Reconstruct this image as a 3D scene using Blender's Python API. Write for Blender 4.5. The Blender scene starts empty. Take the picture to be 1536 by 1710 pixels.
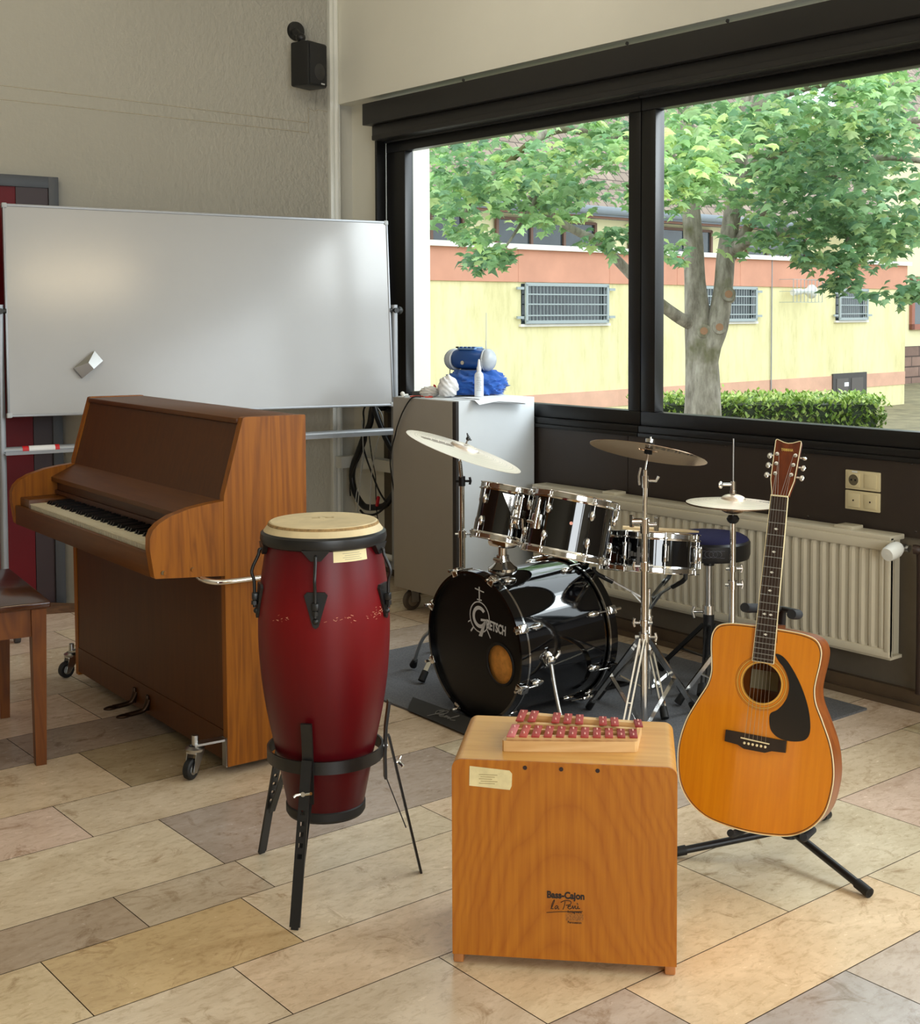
import bpy, bmesh, math, random
from mathutils import Vector, Matrix
random.seed(7)
PI = math.pi
scene = bpy.context.scene
C = scene.collection

# ---------------------------------------------------------------- materials
def lin(c):
    return tuple((v/255/12.92 if v/255 <= .04045 else ((v/255+.055)/1.055)**2.4) for v in c) + (1.0,)

def base_mat(name):
    m = bpy.data.materials.new(name); m.use_nodes = True
    nt = m.node_tree; b = nt.nodes['Principled BSDF']
    return m, nt, b

def tex(nt, scale=5, detail=4, rough=.6, stretch=None, kind='Object', dist=0.0):
    tc = nt.nodes.new('ShaderNodeTexCoord'); mp = nt.nodes.new('ShaderNodeMapping')
    if stretch: mp.inputs['Scale'].default_value = stretch
    n = nt.nodes.new('ShaderNodeTexNoise')
    n.inputs['Scale'].default_value = scale; n.inputs['Detail'].default_value = detail
    n.inputs['Roughness'].default_value = rough; n.inputs['Distortion'].default_value = dist
    nt.links.new(tc.outputs[kind], mp.inputs[0]); nt.links.new(mp.outputs[0], n.inputs['Vector'])
    return n, mp

def ramp(nt, src, stops):
    r = nt.nodes.new('ShaderNodeValToRGB')
    el = r.color_ramp.elements
    while len(el) < len(stops): el.new(.5)
    for e, (p, c) in zip(el, stops): e.position = p; e.color = c
    nt.links.new(src, r.inputs[0]); return r

def P(name, col, rough=.5, metal=0.0, var=0.0, scale=6, bump=0.0, bscale=60, coat=0.0, stretch=None, spec=None, rvar=0.0, sheen=0.0):
    m, nt, b = base_mat(name)
    c = lin(col)
    b.inputs['Base Color'].default_value = c
    b.inputs['Roughness'].default_value = rough; b.inputs['Metallic'].default_value = metal
    if coat: b.inputs['Coat Weight'].default_value = coat; b.inputs['Coat Roughness'].default_value = .05
    if spec is not None: b.inputs['Specular IOR Level'].default_value = spec
    if sheen: b.inputs['Sheen Weight'].default_value = sheen
    n, _ = tex(nt, scale, 5, .6, stretch)
    v = max(var, .02)
    r = ramp(nt, n.outputs[0], [(.3, tuple(x*(1-v) for x in c[:3])+(1,)), (.7, tuple(min(1, x*(1+v)) for x in c[:3])+(1,))])
    nt.links.new(r.outputs[0], b.inputs['Base Color'])
    if rvar:
        rr = nt.nodes.new('ShaderNodeMapRange'); rr.inputs[3].default_value = max(0, rough-rvar); rr.inputs[4].default_value = rough+rvar
        nt.links.new(n.outputs[0], rr.inputs[0]); nt.links.new(rr.outputs[0], b.inputs['Roughness'])
    if bump:
        n2, _ = tex(nt, bscale, 4, .6, stretch)
        bp = nt.nodes.new('ShaderNodeBump'); bp.inputs['Strength'].default_value = bump; bp.inputs['Distance'].default_value = .004
        nt.links.new(n2.outputs[0], bp.inputs['Height']); nt.links.new(bp.outputs[0], b.inputs['Normal'])
    return m

def WOOD(name, dark, light, rough=.35, grain='z', fine=60, broad=6, coat=.0, spec=.5, rings=True, streak=.22):
    """streaky grain running along one object axis, with a slow cathedral wobble"""
    m, nt, b = base_mat(name)
    st = {'x': (.05, 1, 1), 'y': (1, .05, 1), 'z': (1, 1, .05)}[grain]
    st2 = {'x': (streak, 1, 1), 'y': (1, streak, 1), 'z': (1, 1, streak)}[grain]
    n1, _ = tex(nt, fine, 3, .6, st)
    n2, _ = tex(nt, broad, 3, .5, st2, dist=.6)
    mul = nt.nodes.new('ShaderNodeMath'); mul.operation = 'MULTIPLY'; mul.inputs[1].default_value = 9.0
    fr = nt.nodes.new('ShaderNodeMath'); fr.operation = 'PINGPONG'; fr.inputs[1].default_value = .5
    nt.links.new(n2.outputs[0], mul.inputs[0]); nt.links.new(mul.outputs[0], fr.inputs[0])
    mx = nt.nodes.new('ShaderNodeMath'); mx.operation = 'MULTIPLY_ADD'; mx.inputs[1].default_value = .75 if rings else .2
    sc = nt.nodes.new('ShaderNodeMath'); sc.operation = 'MULTIPLY'; sc.inputs[1].default_value = .75
    nt.links.new(n1.outputs[0], sc.inputs[0])
    nt.links.new(fr.outputs[0], mx.inputs[0]); nt.links.new(sc.outputs[0], mx.inputs[2])
    r = ramp(nt, mx.outputs[0], [(.25, lin(dark)), (.75, lin(light))])
    nt.links.new(r.outputs[0], b.inputs['Base Color'])
    b.inputs['Roughness'].default_value = rough; b.inputs['Specular IOR Level'].default_value = spec
    if coat: b.inputs['Coat Weight'].default_value = coat; b.inputs['Coat Roughness'].default_value = .08
    return m

def attr_mat(name, rough, mult=(1, 1, 1), transl=0.0, spec=.5, var=.12, scale=3):
    """colour from the mesh's own 'Col' attribute, mottled"""
    m, nt, b = base_mat(name)
    a = nt.nodes.new('ShaderNodeVertexColor'); a.layer_name = 'Col'
    n, _ = tex(nt, scale, 6, .65)
    r = ramp(nt, n.outputs[0], [(.25, (1-var, 1-var, 1-var, 1)), (.75, (1+var, 1+var, 1+var, 1))])
    mx = nt.nodes.new('ShaderNodeMixRGB'); mx.blend_type = 'MULTIPLY'; mx.inputs[0].default_value = 1
    nt.links.new(a.outputs[0], mx.inputs[1]); nt.links.new(r.outputs[0], mx.inputs[2])
    nt.links.new(mx.outputs[0], b.inputs['Base Color'])
    b.inputs['Roughness'].default_value = rough; b.inputs['Specular IOR Level'].default_value = spec
    if transl:
        t = nt.nodes.new('ShaderNodeBsdfTranslucent'); nt.links.new(mx.outputs[0], t.inputs[0])
        ms = nt.nodes.new('ShaderNodeMixShader'); ms.inputs[0].default_value = transl
        out = nt.nodes['Material Output']
        nt.links.new(b.outputs[0], ms.inputs[1]); nt.links.new(t.outputs[0], ms.inputs[2]); nt.links.new(ms.outputs[0], out.inputs[0])
    return m

def floor_mat():
    m, nt, b = base_mat('travertine tiles')
    a = nt.nodes.new('ShaderNodeVertexColor'); a.layer_name = 'Col'
    n1, _ = tex(nt, 3.2, 8, .68, (1, 1.6, 1), dist=.8)
    n2, _ = tex(nt, 26, 6, .7, (1, 2, 1), dist=.4)
    n3, _ = tex(nt, 7, 8, .72, dist=1.2)
    r1 = ramp(nt, n1.outputs[0], [(.3, (.80, .76, .70, 1)), (.62, (1.06, 1.06, 1.06, 1))])
    r2 = ramp(nt, n2.outputs[0], [(.36, (.84, .81, .77, 1)), (.5, (1.0, 1.0, 1.0, 1))])
    r3 = ramp(nt, n3.outputs[0], [(.3, (.6, .52, .43, 1)), (.43, (1, 1, 1, 1))])
    cur = a.outputs[0]
    for r in (r1, r2, r3):
        mx = nt.nodes.new('ShaderNodeMixRGB'); mx.blend_type = 'MULTIPLY'; mx.inputs[0].default_value = 1
        nt.links.new(cur, mx.inputs[1]); nt.links.new(r.outputs[0], mx.inputs[2]); cur = mx.outputs[0]
    nt.links.new(cur, b.inputs['Base Color'])
    rr = nt.nodes.new('ShaderNodeMapRange'); rr.inputs[3].default_value = .15; rr.inputs[4].default_value = .34
    nt.links.new(n2.outputs[0], rr.inputs[0]); nt.links.new(rr.outputs[0], b.inputs['Roughness'])
    bp = nt.nodes.new('ShaderNodeBump'); bp.inputs['Strength'].default_value = .06; bp.inputs['Distance'].default_value = .003
    nt.links.new(n1.outputs[0], bp.inputs['Height']); nt.links.new(bp.outputs[0], b.inputs['Normal'])
    return m

def glass_mat():
    m, nt, b = base_mat('window glass')
    t = nt.nodes.new('ShaderNodeBsdfTransparent'); t.inputs[0].default_value = (.96, .98, .97, 1)
    g = nt.nodes.new('ShaderNodeBsdfGlossy'); g.inputs['Roughness'].default_value = .02
    lw = nt.nodes.new('ShaderNodeLayerWeight'); lw.inputs[0].default_value = .5
    pw_ = nt.nodes.new('ShaderNodeMath'); pw_.operation = 'POWER'; pw_.inputs[1].default_value = 5; nt.links.new(lw.outputs['Facing'], pw_.inputs[0])
    f = nt.nodes.new('ShaderNodeMath'); f.operation = 'MULTIPLY_ADD'; f.inputs[1].default_value = .5; f.inputs[2].default_value = .02; nt.links.new(pw_.outputs[0], f.inputs[0])
    ms = nt.nodes.new('ShaderNodeMixShader')
    nt.links.new(f.outputs[0], ms.inputs[0]); nt.links.new(t.outputs[0], ms.inputs[1]); nt.links.new(g.outputs[0], ms.inputs[2])
    nt.links.new(ms.outputs[0], nt.nodes['Material Output'].inputs[0])
    nt.nodes.remove(b)
    return m

def brick_mat(name, c1, c2, mortar, scale, bw, bh, ms=.02, rough=.8, kind='Object', rot=None, offset=.5):
    m, nt, b = base_mat(name)
    tc = nt.nodes.new('ShaderNodeTexCoord'); mp = nt.nodes.new('ShaderNodeMapping')
    if rot: mp.inputs['Rotation'].default_value = rot
    br = nt.nodes.new('ShaderNodeTexBrick'); br.offset = offset
    br.inputs['Color1'].default_value = lin(c1); br.inputs['Color2'].default_value = lin(c2); br.inputs['Mortar'].default_value = lin(mortar)
    br.inputs['Scale'].default_value = scale; br.inputs['Mortar Size'].default_value = ms
    br.inputs['Brick Width'].default_value = bw; br.inputs['Row Height'].default_value = bh
    nt.links.new(tc.outputs[kind], mp.inputs[0]); nt.links.new(mp.outputs[0], br.inputs['Vector'])
    n, _ = tex(nt, 1.3, 6, .7)
    r = ramp(nt, n.outputs[0], [(.3, (.75, .75, .75, 1)), (.7, (1.15, 1.15, 1.15, 1))])
    mx = nt.nodes.new('ShaderNodeMixRGB'); mx.blend_type = 'MULTIPLY'; mx.inputs[0].default_value = 1
    nt.links.new(br.outputs[0], mx.inputs[1]); nt.links.new(r.outputs[0], mx.inputs[2]); nt.links.new(mx.outputs[0], b.inputs['Base Color'])
    bp = nt.nodes.new('ShaderNodeBump'); bp.inputs['Strength'].default_value = .5; bp.inputs['Distance'].default_value = .02
    nt.links.new(br.outputs[1], bp.inputs['Height']); bp.invert = True; nt.links.new(bp.outputs[0], b.inputs['Normal'])
    b.inputs['Roughness'].default_value = rough
    return m

# ---------------------------------------------------------------- mesh builder
class MB:
    def __init__(s, M=None):
        s.v = []; s.f = []; s.c = []; s.M = M or Matrix(); s.col = None; s.mi = 0; s.m = []
    def add(s, vs, fs, M=None):
        T = s.M @ M if M is not None else s.M
        b = len(s.v)
        s.v += [T @ Vector(v) for v in vs]
        s.f += [tuple(b+i for i in f) for f in fs]
        s.c += [s.col]*len(fs); s.m += [s.mi]*len(fs)
        return s
    def box(s, c, d, M=None, bev=0.0):
        x, y, z = (k/2 for k in d)
        T = Matrix.Translation(c) @ (M or Matrix())
        if bev <= 0:
            vs = [(-x,-y,-z),(x,-y,-z),(x,y,-z),(-x,y,-z),(-x,-y,z),(x,-y,z),(x,y,z),(-x,y,z)]
            return s.add(vs, [(0,3,2,1),(4,5,6,7),(0,1,5,4),(1,2,6,5),(2,3,7,6),(3,0,4,7)], T)
        bm = bmesh.new(); bmesh.ops.create_cube(bm, size=1)
        for v in bm.verts: v.co = Vector((v.co.x*2*x, v.co.y*2*y, v.co.z*2*z))
        bmesh.ops.bevel(bm, geom=list(bm.edges), offset=min(bev, .49*min(d)), segments=2, profile=.5, affect='EDGES')
        s.bm(bm, T); return s
    def bm(s, bm, T=None):
        bm.verts.index_update()
        s.add([v.co.copy() for v in bm.verts], [tuple(v.index for v in f.verts) for f in bm.faces], T); bm.free()
    def bb(s, lo, hi, bev=0.0):
        return s.box([(a+b)/2 for a, b in zip(lo, hi)], [abs(b-a) for a, b in zip(lo, hi)], None, bev)
    def lathe(s, prof, M=None, seg=32, a0=0.0, a1=2*PI, capped=False):
        if 6 < seg < 14: seg = 14
        full = abs(a1-a0-2*PI) < 1e-6; n = seg if full else seg+1
        vs = []; fs = []
        for r, z in prof:
            for i in range(n):
                a = a0+(a1-a0)*i/seg; vs.append((r*math.cos(a), r*math.sin(a), z))
        for k in range(len(prof)-1):
            for i in range(seg):
                j = (i+1) % n if full else i+1
                fs.append((k*n+i, k*n+j, (k+1)*n+j, (k+1)*n+i))
        if capped:
            fs.append(tuple(range(n-1, -1, -1))); fs.append(tuple(range((len(prof)-1)*n, len(prof)*n)))
        return s.add(vs, fs, M)
    def cyl(s, p0, p1, r0, r1=None, seg=16):
        p0 = Vector(p0); p1 = Vector(p1); d = p1-p0
        if r1 is None: r1 = r0
        M = Matrix.Translation(p0) @ d.to_track_quat('Z', 'Y').to_matrix().to_4x4()
        return s.lathe([(r0, 0), (r1, d.length)], M, seg, capped=True)
    def tube(s, pts, r, seg=10, closed=False, smooth=0, flat=None):
        if 6 < seg < 14: seg = 14
        pts = [Vector(p) for p in pts]
        if smooth: pts = catmull(pts, smooth, closed)
        n = len(pts); rs = r if isinstance(r, (list, tuple)) else None
        up = None; rings = []
        for i, p in enumerate(pts):
            if closed: t = pts[(i+1) % n]-pts[i-1]
            else: t = pts[min(i+1, n-1)]-pts[max(i-1, 0)]
            t.normalize()
            if up is None:
                up = Vector((0, 0, 1)) if abs(t.z) < .9 else Vector((1, 0, 0))
                if flat is not None: up = Vector(flat[2]) if len(flat) > 2 else up
            up = up-t*up.dot(t); up.normalize(); sd = t.cross(up)
            if rs: f = i/(n-1)*(len(rs)-1); k = min(int(f), len(rs)-2); ri = rs[k]+(rs[k+1]-rs[k])*(f-k)
            else: ri = r
            if flat: ring = [p+sd*a*flat[0]+up*b*flat[1] for a, b in ((-.5,-.5),(.5,-.5),(.5,.5),(-.5,.5))]
            else: ring = [p+(sd*math.cos(2*PI*k/seg)+up*math.sin(2*PI*k/seg))*ri for k in range(seg)]
            rings.append(ring)
        m = len(rings[0]); vs = [v for rg in rings for v in rg]; fs = []
        for i in range(n if closed else n-1):
            a = i*m; b = ((i+1) % n)*m
            for k in range(m): fs.append((a+k, a+(k+1) % m, b+(k+1) % m, b+k))
        if not closed: fs.append(tuple(range(m-1, -1, -1))); fs.append(tuple((n-1)*m+k for k in range(m)))
        return s.add(vs, fs)
    def bar(s, p0, p1, w, t, up=(0, 0, 1)):
        return s.tube([p0, p1], 0, flat=(w, t, up))
    def prism(s, poly, h, M=None):
        """polygon in xy extruded along z from 0 to h"""
        n = len(poly)
        a = sum(poly[i][0]*poly[(i+1) % n][1]-poly[(i+1) % n][0]*poly[i][1] for i in range(n))
        if a < 0: poly = poly[::-1]
        vs = [(x, y, 0) for x, y in poly]+[(x, y, h) for x, y in poly]
        fs = [tuple(range(n-1, -1, -1)), tuple(range(n, 2*n))]+[(i, (i+1) % n, n+(i+1) % n, n+i) for i in range(n)]
        return s.add(vs, fs, M)
    def ball(s, c, r, seg=16, M=None):
        r = r if isinstance(r, (tuple, list)) else (r, r, r); seg = max(14, seg); k = seg//2
        prof = [(math.sin(PI*i/k), -math.cos(PI*i/k)) for i in range(k+1)]
        prof[0] = (1e-4, -1); prof[-1] = (1e-4, 1)
        return s.lathe(prof, Matrix.Translation(c) @ (M or Matrix()) @ Matrix.Diagonal((r[0], r[1], r[2], 1)), seg)
    def quad(s, a, b, c, d): return s.add([a, b, c, d], [(0, 1, 2, 3)])
    def build(s, name, mat, parent=None, sharp=27, label=None):
        me = bpy.data.meshes.new(name); me.from_pydata([tuple(v) for v in s.v], [], s.f)
        for m in (mat if isinstance(mat, list) else [mat]): me.materials.append(m)
        if isinstance(mat, list): me.polygons.foreach_set('material_index', s.m)
        if any(c is not None for c in s.c):
            ca = me.color_attributes.new('Col', 'FLOAT_COLOR', 'CORNER')
            for p, c in zip(me.polygons, s.c):
                c = c or (1, 1, 1, 1)
                for li in p.loop_indices: ca.data[li].color = c
        bm = bmesh.new(); bm.from_mesh(me); bmesh.ops.remove_doubles(bm, verts=bm.verts, dist=1e-6)
        bmesh.ops.dissolve_degenerate(bm, edges=bm.edges, dist=1e-7)
        if len(bm.faces) < 30000: bmesh.ops.recalc_face_normals(bm, faces=bm.faces)
        bm.to_mesh(me); bm.free()
        me.polygons.foreach_set('use_smooth', [True]*len(me.polygons))
        me.set_sharp_from_angle(angle=math.radians(sharp))
        o = bpy.data.objects.new(name, me); C.objects.link(o)
        if parent: o.parent = parent
        if label: o['label'] = label
        return o

def catmull(pts, k=6, closed=False):
    pts = [Vector(p) for p in pts]; n = len(pts); out = []
    for i in range(n if closed else n-1):
        if closed: p0, p1, p2, p3 = pts[i-1], pts[i], pts[(i+1) % n], pts[(i+2) % n]
        else: p0, p1, p2, p3 = pts[max(i-1, 0)], pts[i], pts[i+1], pts[min(i+2, n-1)]
        for j in range(k):
            t = j/k
            out.append(.5*((2*p1)+(p2-p0)*t+(2*p0-5*p1+4*p2-p3)*t*t+(3*p1-p0-3*p2+p3)*t**3))
    if not closed: out.append(pts[-1])
    return out

def thing(name, label, cat, loc=(0, 0, 0), rz=0.0, group=None, M=None):
    o = bpy.data.objects.new(name, None); C.objects.link(o); o.empty_display_size = .1
    if M is not None: o.matrix_world = M
    else: o.location = loc; o.rotation_euler = (0, 0, rz)
    o['label'] = label; o['category'] = cat
    if group: o['group'] = group
    return o
def tag(o, label, cat, group=None, kind=None):
    o['label'] = label; o['category'] = cat
    if group: o['group'] = group
    if kind: o['kind'] = kind
    return o
def struct(o, label, cat):
    o['kind'] = 'structure'; o['label'] = label; o['category'] = cat; return o
def copy_tree(o, parent=None):
    c = o.copy(); C.objects.link(c)
    if parent: c.parent = parent
    for ch in [x for x in bpy.data.objects if x.parent == o]: copy_tree(ch, c)
    return c
def Rx(a): return Matrix.Rotation(a, 4, 'X')
def Ry(a): return Matrix.Rotation(a, 4, 'Y')
def Rz(a): return Matrix.Rotation(a, 4, 'Z')
def T(*p): return Matrix.Translation(p)
def aim(p, d, up='Y'):
    return Matrix.Translation(p) @ Vector(d).to_track_quat('Z', up).to_matrix().to_4x4()
def text_mb(mb, body, size, M, offset=0.0, shear=0.0, depth=.0004, sx=1.0):
    cu = bpy.data.curves.new('lettering', 'FONT'); cu.body = body; cu.size = size; cu.align_x = 'CENTER'; cu.align_y = 'CENTER'
    cu.offset = offset; cu.shear = shear; cu.extrude = depth/2; cu.resolution_u = 3
    o = bpy.data.objects.new('lettering', cu); C.objects.link(o)
    dg = bpy.context.evaluated_depsgraph_get()
    me = bpy.data.meshes.new_from_object(o.evaluated_get(dg))
    mb.add([v.co.copy() for v in me.vertices], [tuple(p.vertices) for p in me.polygons], M @ Matrix.Diagonal((sx, 1, 1, 1)))
    bpy.data.objects.remove(o); bpy.data.curves.remove(cu); bpy.data.meshes.remove(me)
    return mb

# palette
m_wall = P('wall paint', (238, 235, 222), .7, var=.03, scale=1.2, bump=.12, bscale=35)
m_dimwall = P('dim wall paint', (176, 170, 156), .8, var=.03)
m_white = P('white paint', (228, 228, 220), .5, var=.03)
m_darkframe = P('dark window metal', (10, 9, 9), .36, var=.06)
m_box = P('shutter box metal', (36, 34, 33), .45, var=.05)
m_panel = P('brown parapet board', (50, 40, 33), .45, var=.06)
m_concrete = brick_mat('board marked concrete', (112, 102, 86), (84, 75, 63), (56, 50, 42), 1.0, 1.6, .11, .004, .8, rot=(PI/2, 0, PI/2))
m_skirt = P('stone skirting', (84, 68, 50), .5, var=.25, scale=8)
m_chrome = P('chrome', (226, 224, 220), .1, 1.0, var=.03)
m_steel = P('brushed steel', (190, 190, 188), .28, 1.0, var=.05)
m_black = P('black lacquer', (5, 5, 7), .06, spec=.6, coat=.6)
m_blackmetal = P('black coated metal', (20, 19, 19), .38, var=.1)
m_rubber = P('black rubber', (16, 16, 16), .6, var=.1)
m_plasticblack = P('black plastic', (22, 22, 23), .45, var=.05)
m_paper = P('paper', (236, 238, 240), .7, var=.02)
m_cream = P('cream plastic', (214, 200, 160), .4, var=.02)
m_ink = P('printed ink', (38, 26, 18), .7)
m_silverink = P('silver print', (196, 196, 194), .5)
m_gold = P('gold lettering', (214, 180, 90), .4, .3)
m_glass = glass_mat()
m_bluish_grey = P('grey melamine', (212, 217, 220), .42, var=.02)
# ================================================================ ROOM SHELL
XW, YL = 4.36, 6.40
mb = MB(); mb.bb((-4.2, -4.0, -.15), (4.7, 6.6, -.004)); 
# tiles: strips running along X; own joints per strip
rows = [1.44, 1.70, 1.96, 2.33, 2.59, 2.89, 3.10, 3.50, 3.80, 4.215, 4.52, 4.93, 5.22, 5.62, 5.93, 6.40]
y = 1.44
while y > -4.0: y -= random.choice([.26, .3, .37, .21, .41]); rows.insert(0, y)
joints = {1.44: [1.2, 2.48, 3.2, 4.0], 1.70: [1.3, 2.04, 2.95, 3.7], 1.96: [1.0, 1.81, 2.62, 3.35, 4.0], 2.33: [.75, 1.42, 2.2, 3.32, 4.1],
          2.59: [.5, 1.09, 1.61, 2.85, 3.75], 2.89: [.7, 1.36, 1.71, 2.34, 3.1, 3.9], 3.10: [.95, 1.68, 2.7, 3.6], 3.50: [.8, 1.48, 2.4, 3.3],
          3.80: [1.0, 1.735, 2.6, 3.5], 4.215: [.9, 1.6, 2.4, 3.3]}
base = (218, 199, 172)
special = {(1.44, 1): (178, 170, 164), (2.89, 1): (186, 166, 144), (2.89, 2): (202, 184, 160), (2.89, 0): (176, 158, 142), (3.10, 2): (180, 164, 150),
           (2.59, 2): (210, 182, 138), (2.59, 1): (222, 200, 164), (3.80, 2): (176, 156, 124), (3.80, 1): (222, 198, 166), (4.215, 1): (168, 150, 134),  # dark olive tile near the piano has the piano's shadow in its colour
           (4.215, 2): (170, 150, 132), (2.33, 1): (220, 202, 176), (1.96, 2): (226, 206, 172), (1.70, 2): (226, 200, 164)}
tm = MB()
tm.col = lin((92, 78, 62)); tm.add([(-4.2, -4, -.002), (4.7, -4, -.002), (4.7, 6.6, -.002), (-4.2, 6.6, -.002)], [(0, 1, 2, 3)])
for y0, y1 in zip(rows[:-1], rows[1:]):
    key = min(joints, key=lambda k: abs(k-y0)); js = list(joints[key]) if abs(key-y0) < .01 else None
    if js is None:
        x = -4.2+random.uniform(.2, .9); js = []
        while x < 4.4: js.append(x); x += random.uniform(.5, .95)
    else:
        x = js[0]-random.uniform(.6, .9)
        while x > -4.1: js.insert(0, x); x -= random.uniform(.55, .9)
    off = len([j for j in js if j < joints[key][0]-1e-6]) if abs(key-y0) < .01 else 0
    xs = [-4.2]+js+[4.7]
    for i, (a, b) in enumerate(zip(xs[:-1], xs[1:])):
        k = i-off
        c = special.get((key, k)) if abs(key-y0) < .01 else None
        if c is None:
            j = random.uniform(-9, 9); c = tuple(v+j+random.uniform(-4, 4) for v in base)
            if random.random() < .14: c = (188+j, 172+j, 156+j)
        g = .0014; sk = -.08 if (abs(y0-2.89) < .01 and k in (2,)) else 0
        sk2 = -.08 if (abs(y0-2.89) < .01 and k == 1) else 0
        tm.col = lin(c)
        tm.add([(a+g+sk*0, y0+g, 0), (b-g, y0+g, 0), (b-g, y1-g, 0), (a+g, y1-g, 0)], [(0, 1, 2, 3)])
tm.M = Matrix(); tm.col = lin((92, 78, 62))
floor = tm.build('floor', floor_mat()); struct(floor, 'pale travertine tile floor laid in long strips', 'floor')

mb = MB(); mb.bb((-4.2, YL, -.1), (4.25, YL+.2, 3.7)); mb.bb((4.25, YL, -.1), (4.70, YL+.2, 3.7))
w = mb.build('wall_left', m_wall); struct(w, 'tall cream painted wall behind the whiteboard', 'wall')
mb = MB()
for x0, x1, z, dz in ((1.0, 4.06, 2.537, -.022), (2.0, 4.06, 2.60, -.03)):
    mb.tube([(x0, YL, z), ((x0+x1)/2, YL, z+dz*.4), (x1, YL, z+dz)], .0022, 5)
mb.tube([(4.06, YL, 2.515), (4.062, YL, 2.66)], .002, 5); mb.tube([(4.062, YL, 2.655), (4.1, YL, 2.64), (4.13, YL, 2.65), (4.19, YL, 2.645)], .002, 5)
o = mb.build('trim_5', P('wall crack', (172, 162, 142), .8)); struct(o, 'fine crack lines of a filled chase on the cream wall', 'crack')
# window wall: parapet, pier, upper part set forward; brown board and bare concrete below
mb = MB(); mb.mi = 0
mb.bb((4.25, -4.0, 2.69), (4.70, YL, 3.7)); mb.bb((XW, 6.10, .0), (4.70, YL, 2.69)); mb.bb((XW, -4.0, -.1), (4.70, -3.4, 2.69))
mb.mi = 1; mb.bb((XW, -3.4, -.1), (4.70, 6.10, .93))
w = mb.build('wall_window', [m_wall, m_concrete]); struct(w, 'window wall with dark bare parapet under the glazing', 'wall')
mb = MB(); mb.bb((-4.2, -4.15, -.1), (4.7, -4.0, 3.7)); w = mb.build('wall_right', m_dimwall); struct(w, 'plain cream wall out of view to the right', 'wall')
mb = MB(); mb.bb((-4.35, -4.15, -.1), (-4.2, 6.6, 3.7)); w = mb.build('wall_back', m_dimwall); struct(w, 'plain cream wall behind the viewer', 'wall')
mb = MB(); mb.bb((-4.35, -4.15, 3.7), (4.7, 6.6, 3.85)); w = mb.build('ceiling', m_white); struct(w, 'white ceiling above the picture', 'ceiling')
mb = MB(); mb.bb((4.352, 4.173, .64), (4.36, 6.05, .94)); mb.bb((4.352, -3.4, .64), (4.36, 4.169, .94))
for y_ in (3.6, 3.2, 2.72): mb.ball((4.352, y_, .915), .005, 8); mb.ball((4.352, y_-.02, .665), .005, 8)
o = mb.build('trim_2', m_panel); struct(o, 'dark brown parapet board between window sill and radiator', 'panel')
mb = MB(); mb.bb((4.335, -3.4, 0), (XW, 6.0, .07)); mb.bb((4.315, -3.4, 0), (4.335, 6.0, .025))
o = mb.build('baseboard_right', m_skirt); struct(o, 'dark brown stone skirting along the window wall', 'baseboard')
# roller shutter box
mb = MB(); mb.bb((4.225, -3.4, 2.535), (4.36, 6.10, 2.655), .004); mb.bb((4.262, -3.4, 2.45), (4.36, 6.06, 2.533), .004); mb.bb((4.255, -3.4, 2.453), (4.262, 6.05, 2.475))
for y_ in (5.2, 4.06, 3.5, 2.9): mb.cyl((4.228, y_, 2.662), (4.222, y_, 2.662), .008, seg=8)
o = mb.build('trim_1', m_box); struct(o, 'dark grey roller shutter box along the window head', 'shutter box')
mb = MB(); mb.bb((4.30, 6.065, .93), (4.36, 6.085, 2.535)); o = mb.build('trim_3', m_darkframe); struct(o, 'dark shutter guide rail beside the white pier', 'rail')
# corner ducts and trunking
mb = MB(); mb.bb((4.188, 6.365, 0), (4.212, YL, 3.7), .003); mb.bb((4.255, 6.38, .0), (4.263, YL, 2.7)); mb.cyl((4.234, 6.38, .0), (4.234, 6.38, 3.7), .018)
o = mb.build('trim_4', m_white); struct(o, 'white vertical pipes in the room corner', 'pipe')
mb = MB(); mb.bb((4.285, 5.30, .59), (4.358, 6.36, .655)); mb.bb((4.20, 6.30, .59), (4.284, 6.36, .655))
o = mb.build('trim_6', m_white); struct(o, 'white cable trunking low in the corner', 'trunking')
mb = MB(); mb.tube([(4.31, 6.30, .10), (4.31, 5.35, .10)], .02); o = mb.build('trim_7', m_white); struct(o, 'white heating pipe low on the wall behind the grey cabinet', 'pipe')

# windows: dark metal frame members with panes
def window(n, y0, y1, label, left_stile, right_stile):
    root = bpy.data.objects.new('window_%d' % n, None); C.objects.link(root); struct(root, label, 'window')
    zb, zt = .94, 2.46
    f = MB()
    f.bb((4.345, y0, zt-.02), (4.44, y1, 2.56), .003); f.bb((4.36, y0, 2.385), (4.42, y1, zt-.02), .003)
    f.bb((4.345, y0, zb+.0), (4.44, y1, zb+.03), .003); f.bb((4.34, y0, zb-.02), (4.44, y1, zb-.002), .003); f.bb((4.36, y0, zb+.03), (4.42, y1, 1.035), .004)
    f.build('frame', m_darkframe, root)
    s = MB(); s.bb((4.36, y1-left_stile, 1.035), (4.42, y1, 2.385), .004); s.build('stile', m_darkframe, root)
    s = MB(); s.bb((4.36, y0, 1.035), (4.42, y0+right_stile, 2.385), .004); s.build('stile', m_darkframe, root)
    g = MB(); g.quad((4.39, y0+right_stile, 1.03), (4.39, y1-left_stile, 1.03), (4.39, y1-left_stile, 2.39), (4.39, y0+right_stile, 2.39)); g.build('pane', m_glass, root)
    return root
window(1, 4.105, 6.06, 'window_1 nearer the room corner with clear pane', .175, .075)
window(2, 2.10, 4.100, 'window_2 right of the mullion with clear pane', .085, .08)
window(3, .05, 2.095, 'window_3 next pane out of view', .08, .08)
window(4, -1.95, .045, 'window_4 next pane out of view', .08, .08)
window(5, -3.4, -1.955, 'window_5 last pane out of view', .08, .08)
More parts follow.
